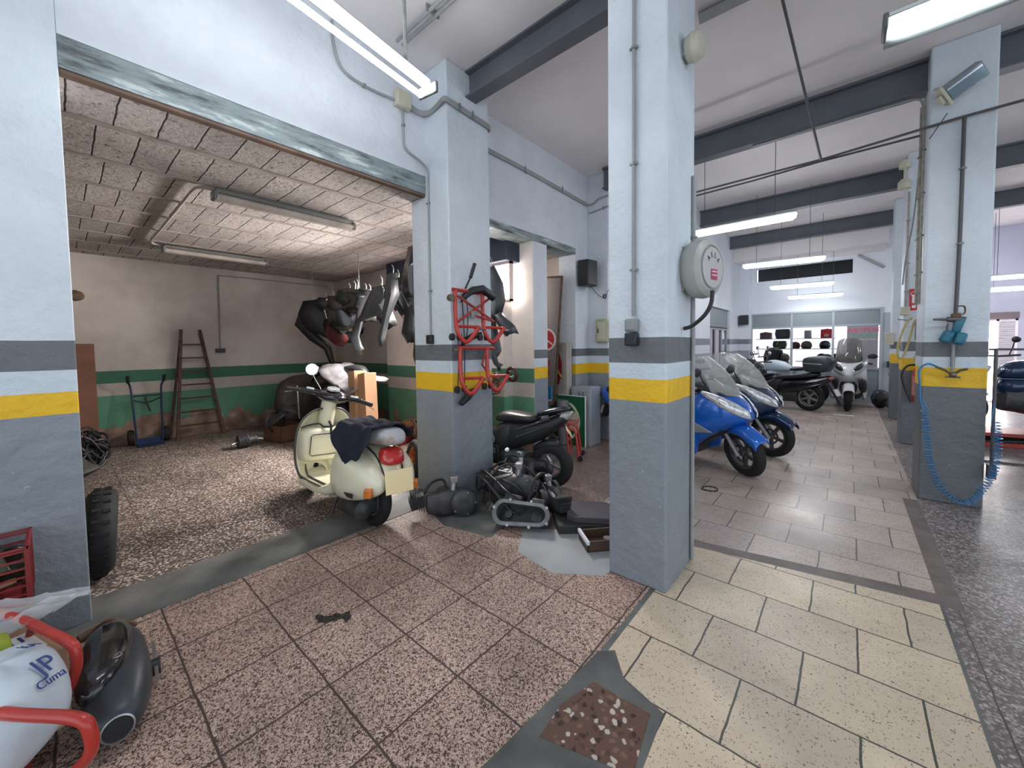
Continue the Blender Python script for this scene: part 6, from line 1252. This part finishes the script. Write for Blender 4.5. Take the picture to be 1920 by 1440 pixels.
MB().tube([(.06, -.15, .06), (.06, .15, .06)], .012, 8).tube([(-.06, -.15, .06), (-.06, .15, .06)], .012, 8).tube([(-.32, -.14, .50), (-.32, .14, .50)], .012, 8).done('cross_bar', mRedP, ps)
# rusty bench with vice and old frame
wb = thing('work_bench', 'rusty vice bench with old frames behind the red stands, by the bright window', 'bench', (-3.62, 3.55, 0))
MB().box(-.5, .1, -.15, .15, .80, .84).done('top', mRust, wb, bevel=.004); MB().box(-.5, .12, -.13, .13, .45, .48).done('shelf', mRust, wb)
for x in (-.46, .06):
    for y in (-.12, .12): MB().box(x - .015, x + .015, y - .015, y + .015, 0, .80).done('leg', mRust, wb)
MB().cbox((-.1, 0, .90), (.16, .1, .1)).cyl((-.1, -.15, .9), (-.1, .12, .9), .02).tube([(.08, 0, .84), (.05, .02, 1.1), (.02, .0, 1.2)], .025, 8).done('vice', mDkMet, wb, bevel=.01)
tangle('scrap_metal', 'rusty frame tubes and brackets on the vice bench by the bright window', (-3.60, 3.50, .86), (.42, .14, .36), 12, mRust, .018, 21, 'scrap')
tag(MB().torus((-3.32, 3.85, 1.13), (.1, 1, .1), .085, .022, 20, 8).torus((-3.34, 3.82, 1.13), (.1, 1, .1), .04, .01, 16, 6).done('cable_coil', mDkRed), 'dark coil hanging beside the green striped post', 'coil')
tag(MB().box(-4.05, -3.72, 3.80, 3.86, .86, 1.12).done('tan_carton', mCard2, None, bevel=.003), 'pale tan cardboard against the wall behind the red stand', 'box')
# ---------------------------------------------------------------- engines and slabs on the floor
en = [((-2.68, 2.24, .0), 1.0, 1.15, 0, 'dark engine lump at the foot of the second pillar, leftmost of the pile'),
      ((-2.50, 2.76, .02), -.3, 1.0, 1, 'engine with a bright alloy head in the middle left of the pile'),
      ((-2.30, 2.70, .10), .5, 1.1, 0, 'black engine on top in the centre of the pile'),
      ((-2.02, 2.85, .03), 2.6, 1.0, 0, 'black engine at the right rear of the pile, next to the scooter wheel'),
      ((-2.50, 3.0, .10), 1.7, 1.1, 1, 'greyish engine standing tallest at the back of the pile')]
for k, (c, rz, s, kd, lab) in enumerate(en): engine(lab, c, rz, s, k + 3, kind=kd)
cg = thing('open_crankcase', 'long open alloy drive case lying nearest in front of the engine pile', 'engine case', (-2.02, 2.44, 0), radians(26))
def oval(w_, h_, n=28): 
    o = []
    for k in range(n):
        a = 2*pi*k/n; x = (w_ - h_)*(1 if cos(a) > 0 else -1) + h_*cos(a); o.append((x*(1.0), h_*sin(a)*(1 - .12*(x/w_))))
    return o
Tt = Matrix.Translation((0, 0, .105)) @ Euler((radians(-36), 0, 0)).to_matrix().to_4x4()
O, I = oval(.235, .095), oval(.205, .07)
MB(Tt).rings([[V((u, .10, v)) for u, v in O], [V((u, -.02, v)) for u, v in O], [V((u*1.03, -.045, v*1.04)) for u, v in O], [V((u, -.05, v)) for u, v in I], [V((u, .07, v)) for u, v in I]]).done('case_shell', mat('alloy_casting', (.20, .205, .215), .45, .5, var=.35, vs=12.), cg)
MB(Tt).prism([(u*.98, v*.98) for u, v in I], lambda u, v, d: (u, d, v), .06, .075).done('case_dark_plate', mBlackV, cg)  # plate coloured black so the open case looks dark inside
MB(Tt).lathe([(.045, 0), (.045, .02), (.015, .025)], (.12, .065, 0), (0, -1, 0), 18).done('inner_gear', mDkMet, cg); MB(Tt).lathe([(.03, 0), (.03, .03)], (-.12, .065, 0), (0, -1, 0), 16).done('inner_gear', mDkMet, cg)
for x, z in ((-.23, .03), (-.1, .10), (.08, .10), (.21, .06), (.22, -.06), (-.1, -.1), (.08, -.1)): MB(Tt).cyl((x, -.02, z), (x, -.05, z), .013, 8).done('bolt_boss', mMetal, cg)
MB(Tt).cbox((-.1, .08, .13), (.16, .1, .08), (0, .2, 0)).cbox((.12, .1, .12), (.12, .1, .07)).done('cylinder_mount', mDkMet, cg, bevel=.012, jag=.004)
tangle('hose_tangle', 'black hoses and cables draped through the engine pile', (-2.35, 2.68, .05), (.45, .28, .32), 6, mBlkP, .010, 5, 'hoses')
tag(MB().lathe([(.012, 0), (.022, .005), (.022, .02), (.01, .026)], (-2.6, 2.93, .44), (0, -.6, .8), 14).done('white_cap', mPaper), 'small white cap on the tallest engine of the pile', 'cap')
MBs = lambda c, rz: MB(Matrix.Translation(c) @ Matrix.Rotation(rz, 4, 'Z'))
tag(MBs((-1.93, 2.80, .055), .9).box(-.26, .20, -.03, .03, -.052, -.02).done('timber_strip', mWood, None, bevel=.003), 'rough wooden strip on edge between the alloy case and the black slabs', 'timber')
tag(MBs((-1.99, 2.83, .09), .95).box(-.17, .13, -.055, .055, -.03, .01).done('black_block', mBlkP, None, bevel=.006), 'black flat block lying on the wooden strip', 'block')
tag(MBs((-1.66, 2.80, 0), .75).box(-.23, .23, -.17, .17, .005, .07).done('rubber_slab', mat('black_rubber_slab', (.035, .036, .035), .7, var=.2), None, bevel=.01), 'lower black rubber slab beside the central pillar', 'slab')
tag(MBs((-1.62, 2.86, 0), .55).prism([(-.19, -.12), (-.13, -.17), (.14, -.17), (.20, -.10), (.20, .12), (.14, .17), (-.14, .17), (-.19, .12)], lambda u, v, d: (u, v, d), .07, .12).done('rubber_slab', mat('dark_grey_slab', (.075, .07, .085), .65, var=.2), None, bevel=.006, recentre=True), 'upper grey-black slab with cut corners beside the central pillar', 'slab')
wx = thing('wooden_box', 'small brown wooden box with a pale edge at the left foot of the central pillar', 'box', (-1.36, 2.62, 0), .85)
MB().box(-.17, .17, -.10, -.085, 0, .08).box(-.17, .17, .085, .10, 0, .08).box(-.17, -.155, -.1, .1, 0, .08).box(.155, .17, -.1, .1, 0, .08).box(-.17, .17, -.1, .1, 0, .01).done('frame', mat('dark_brown_wood', (.10, .06, .04), .6), wx, smooth=False); MB().box(-.175, -.155, -.11, .11, .06, .085).done('pale_edge', mPaper, wx, smooth=False); MB().cyl((.02, 0, .01), (.02, 0, .05), .03).done('bearing', mMetal, wx)
tag(MB().tube(smoothpath([(-1.12, 4.26, .008), (-1.05, 4.23, .008), (-.98, 4.28, .008), (-1.0, 4.36, .008), (-1.08, 4.37, .008), (-1.12, 4.30, .008)], 4), [.008 if k % 2 else .004 for k in range(21)], 6).done('chain_loop', mBlkB), 'small black chain loop on the floor right of the central pillar', 'chain')
rg = MB(); rr = random.Random(9)
for k in range(8): rg.ell((-2.20 + .016*k + rr.uniform(-.02, .02), .89 + .014*k + rr.uniform(-.015, .015), .008), (.03, .016, .007), 8, 5, Matrix.Rotation(rr.uniform(0, 3), 3, 'Z'))
tag(rg.done('floor_rag', mat('dark_debris', (.045, .042, .035), .8, var=.6, vs=60.), None, jag=.003), 'small dark scrap of rag on the pink terrazzo floor', 'rag')
# ---------------------------------------------------------------- near left corner: trolley, bag, silencer, crate
tr = thing('red_trolley', 'bright red tubular trolley at the lower left holding cartons', 'trolley', (-1.95, -.2, 0))
L_ = at(tr)
MB(L_).tube(smoothpath([(-2.35, -.52, .46), (-2.0, -.262, .455), (-1.80, -.115, .45), (-1.665, -.015, .45), (-1.63, .012, .42), (-1.65, .01, .33), (-1.78, -.05, .2), (-1.93, -.14, .08), (-2.1, -.25, .03)], 6), .0165, 12).done('front_hoop', mRedP, tr)
MB(L_).tube(smoothpath([(-2.85, -.35, .46), (-2.45, -.15, .46), (-2.25, -.07, .455), (-2.12, -.02, .45), (-2.085, -.005, .42), (-2.10, -.01, .34), (-2.2, -.05, .2), (-2.35, -.13, .06)], 6), .0165, 12).done('rear_hoop', mRedP, tr)
MB(L_).tube([(-1.90, -.19, .45), (-2.05, -.24, .04)], .012, 8).tube([(-2.35, -.13, .06), (-1.93, -.14, .06)], .014, 8).tube([(-2.35, -.11, .45), (-2.6, -.2, .05)], .012, 8).done('strut', mRedW, tr)
MB(L_).box(-2.75, -1.98, -.60, -.14, .09, .105).done('deck', mRedW, tr, bevel=.004)
for p in ((-2.7, -.5), (-2.7, -.2), (-2.05, -.5), (-2.05, -.2)): MB(L_).lathe([(.01, -.012), (.045, -.012), (.045, .012), (.01, .012)], (p[0], p[1], .045), (0, 1, 0), 14).done('wheel', mBlkP, tr)
o = MB(Matrix.Translation((-2.02, -.14, .27)) @ Euler((0, 0, .65)).to_matrix().to_4x4()).box(-.30, .10, -.10, .06, -.02, .01).done('flattened_carton', mCard, None, bevel=.003); tag(o, 'flattened brown carton under the white carrier bag', 'box')
cc = thing('carton', 'brown carton with a white address label between bag and trolley hoop', 'box', (-2.33, -.16, .105), .3)
MB().box(-.13, .17, -.10, .09, 0, .30).done('box', mCard, cc, smooth=False, bevel=.003); MB().box(-.07, .10, -.07, .06, .301, .303).done('address_label', mPaper, cc, smooth=False)
for k in range(4): MB().box(-.05, .06 - .02*k, -.05 + .025*k, -.042 + .025*k, .3035, .3045).done('printed_line', mInk, cc, smooth=False)
bgm = thing('carrier_bag', 'white plastic carrier bag with blue print lying in the red trolley', 'bag', (-2.03, -.17, .20))
b = MB(); R_ = []; rr = random.Random(4)
for i in range(15):
    a = -pi/2 + pi*i/14; ca = max(cos(a), .02) ** .7; ring = []
    for q in range(28):
        u = 2*pi*q/28; k_ = 1 + .035*sin(3*u + i*.7) + .025*sin(7*u - i*.9) + .02*sin(11*u + i)
        ring.append(V((.225*ca*cos(u)*k_, .155*ca*sin(u)*k_ + .0, .155 + .155*sin(a)*(1 + .04*sin(5*u)))))
    R_.append(ring)
b.rings(R_).done('bag_body', mBagW, bgm, sub=1)
cv = V((-2.03, -.17, .35)); vd = (V((0, 0, 1.5)) - cv).normalized()
def onbag(dx, dz):   # point on the bag surface towards the viewer
    d = Euler((0, 0, 0)).to_matrix() @ V((.55 + dx, .22 + dx*.2, .65 + dz)).normalized()
    return V((.225*d.x, .155*d.y, .155 + .155*d.z)) + d*.012, d
for body, s, dv in (('JP', .085, (.30, .62, .80)), ('KA', .045, (-.25, .40, .95)), ('Cuma', .036, (.50, .70, .62))):
    d = V(dv).normalized(); p = V((.225*d.x, .155*d.y, .155 + .155*d.z)) + d*.014; up = V((-.75, -.75, .35)); xx = up.cross(d).normalized(); yy = d.cross(xx)
    T0 = Matrix(((xx.x, yy.x, d.x, p.x), (xx.y, yy.y, d.y, p.y), (xx.z, yy.z, d.z, p.z), (0, 0, 0, 1)))
    text(body, s, T0, mInk, 'printed_letters', bgm, .001)
ol = tag(MB().hull([(0, 0, 0, .07, .04, 2.2), (.09, .09, 0, .08, .05, 2.2)], 12).done('green_packet', mat('lime_packet', (.35, .42, .04), .5)), 'lime green packet showing at the mouth of the carrier bag', 'packet'); ol.location = (-2.27, -.20, .42)
ex = thing('silencer', 'black motorcycle silencer with a glossy heat shield on the floor at lower left', 'silencer', (-2.38, .11, 0), radians(-4))
MB().hull([(-.36, -.36, .05, .11, .03, 2), (-.30, -.30, .03, .17, .07, 2.2), (-.15, -.15, .005, .20, .10, 2.2), (.10, .10, .005, .21, .11, 2.2), (.22, .22, .01, .19, .10, 2.2), (.31, .31, .03, .165, .075, 2.1), (.35, .35, .045, .15, .055, 2)], 26).done('can', mat('grey_black_can', (.06, .068, .082), .4, .3, var=.2, vs=6.), ex, sub=1)
MB().hull([(-.34, -.34, .09, .17, .05, 2, -.02), (-.24, -.24, .08, .235, .08, 2.6, -.025), (.0, .0, .08, .25, .092, 2.8, -.035), (.14, .14, .10, .245, .075, 2.6, -.05), (.23, .21, .14, .21, .03, 2.2, -.07)], 22).done('heat_shield', mBlkG, ex, sub=1)
for x, y, z in ((-.20, -.02, .222), (.09, -.0, .233), (.15, -.075, .20)):
    MB().torus((x, y, z), (0, .1, 1), .016, .004, 16, 6).cyl((x, y, z - .004), (x, y, z + .004), .009, 10).done('shield_bolt', mMetal, ex)
MB().lathe([(.046, 0), (.048, .012), (.043, .014), (.040, -.01)], (.345, 0, .10), (1, 0, .12), 26, cap=False).done('outlet_ring', mMetal, ex)
MB().lathe([(.042, .0), (.001, .001)], (.350, 0, .10), (1, 0, .12), 20).done('outlet_dark_disc', mBlackV, ex)  # black disc in place of the dark hollow of the outlet
MB().tube(smoothpath([(-.34, 0, .08), (-.46, -.02, .07), (-.52, -.06, .07), (-.50, -.14, .06)], 4), .022, 10).tube(smoothpath([(-.42, .07, .07), (-.47, -.03, .12), (-.5, -.1, .06)], 4), .01, 8).done('inlet_pipe', mRust, ex)
MB().cbox((-.02, .12, .08), (.30, .012, .02)).done('weld_seam', mMetal, ex); MB().cyl((.02, .10, .07), (.02, .135, .07), .035, 14).done('mount_bush', mBlkP, ex)
wc = crate('wire_crate', 'red crate of greasy parts against the left pier at the photo edge', (-2.99, -.40, .33), (.30, .54, .28), 0, mCrate, nb=7, fl_=.06, rw=.003)
tag(MB().box(-3.14, -2.82, -.62, -.13, 0, .325).done('storage_box', mBlkP, None, bevel=.01), 'black box under the red crate of parts', 'box')
tag(MB().cbox((-2.99, -.33, .42), (.22, .3, .02), (.2, 0, .1)).done('tan_cardboard', mCard, None), 'torn tan cardboard inside the red crate', 'cardboard')
gp = MB(); rr = random.Random(6)
for k in range(9): gp.cbox((-2.98 + rr.uniform(-.08, .08), -.30 + rr.uniform(-.18, .12), .50 + rr.uniform(-.03, .05)), (.07, .09, .05), (rr.uniform(0, 3), rr.uniform(0, 3), rr.uniform(0, 3)))
tag(gp.done('greasy_parts', mat('greasy_metal', (.035, .033, .022), .35, .5, var=.5, vs=15.), None, bevel=.008, jag=.006), 'greasy dark parts piled in the red crate', 'scrap', kind='stuff')
tag(MB().lathe([(.16, 0), (.24, .03), (.27, .15), (.24, .28), (.15, .36), (.02, .385)], (-2.66, -.40, 0), (0, 0, 1), 28).done('black_drum', mat('black_rubber_drum', (.02, .02, .02), .35, var=.3), None), 'black rounded drum under the clear plastic sheet at the left edge', 'drum')
R_ = []; rr = random.Random(13)
for i in range(16):
    s = i/15; row = []
    c0 = V((-2.52, .045, .455)).lerp(V((-2.80, -.55, .50)), s); c1 = V((-2.50, .04, .445)).lerp(V((-2.05, -.42, .50)), s)
    for j in range(13):
        u = j/12; p = c0.lerp(c1, u); p.z += .018*sin(u*19 + s*3)*(.3 + s) + .012*rr.uniform(-1, 1); row.append(p)
    R_.append(row)
tag(MB().rings(R_, False, False).done('polythene_sheet', mBagC, None, solid=.0, jag=.006), 'crumpled clear polythene sheet stretched above the red trolley', 'sheet')
# ---------------------------------------------------------------- camera, light
cam = bpy.data.cameras.new('camera'); co = bpy.data.objects.new('camera', cam); COL.objects.link(co)
cam.sensor_width = 36; cam.lens = 731 / 1920 * 36; cam.shift_y = -40 / 1920; cam.clip_start = .05; cam.clip_end = 200
RM = Matrix(((.75797, -.01768, .65206), (.65214, .04142, -.75696), (-.01363, .99899, .04292)))
co.matrix_world = Matrix.Translation((0, 0, 1.5)) @ RM.to_4x4()
sc = bpy.context.scene; sc.camera = co
w = bpy.data.worlds.new('world'); sc.world = w; w.use_nodes = True
w.node_tree.nodes['Background'].inputs[0].default_value = (.80, .90, 1., 1); w.node_tree.nodes['Background'].inputs[1].default_value = 1.2
vs_ = sc.view_settings; vs_.view_transform = 'Standard'; vs_.look = 'None'; vs_.exposure = .62; vs_.gamma = 1.; vs_.use_curve_mapping = False
sc.cycles.max_bounces = 7; sc.cycles.diffuse_bounces = 4; sc.cycles.glossy_bounces = 3; sc.cycles.transmission_bounces = 5; sc.cycles.transparent_max_bounces = 8
sc.cycles.use_denoising = True; sc.cycles.use_adaptive_sampling = True; sc.cycles.adaptive_threshold = .02
sc.cycles.sample_clamp_indirect = 6.; sc.cycles.caustics_reflective = False; sc.cycles.caustics_refractive = False

def daylight(c, size, rot, power, col=(1, .93, .88)):
    l = bpy.data.lights.new('daylight', 'AREA'); l.shape = 'RECTANGLE'; l.size, l.size_y = size; l.energy = power; l.color = col
    o = bpy.data.objects.new('daylight', l); COL.objects.link(o); o.location = c; o.rotation_euler = rot; return o
# daylight entering through the high windows of the back room and the street side behind the right bay
dl = daylight((-5.4, 3.74, 2.45), (1.6, .3), (radians(-62), 0, 0), 130); dl.data.spread = radians(120)
dl = daylight((-3.72, 3.93, 2.37), (.55, .45), (radians(-62), 0, 0), 60); dl.data.spread = radians(130)
dl = daylight((2.5, 14.4, 1.2), (.6, 1.8), (radians(-90), 0, 0), 22)
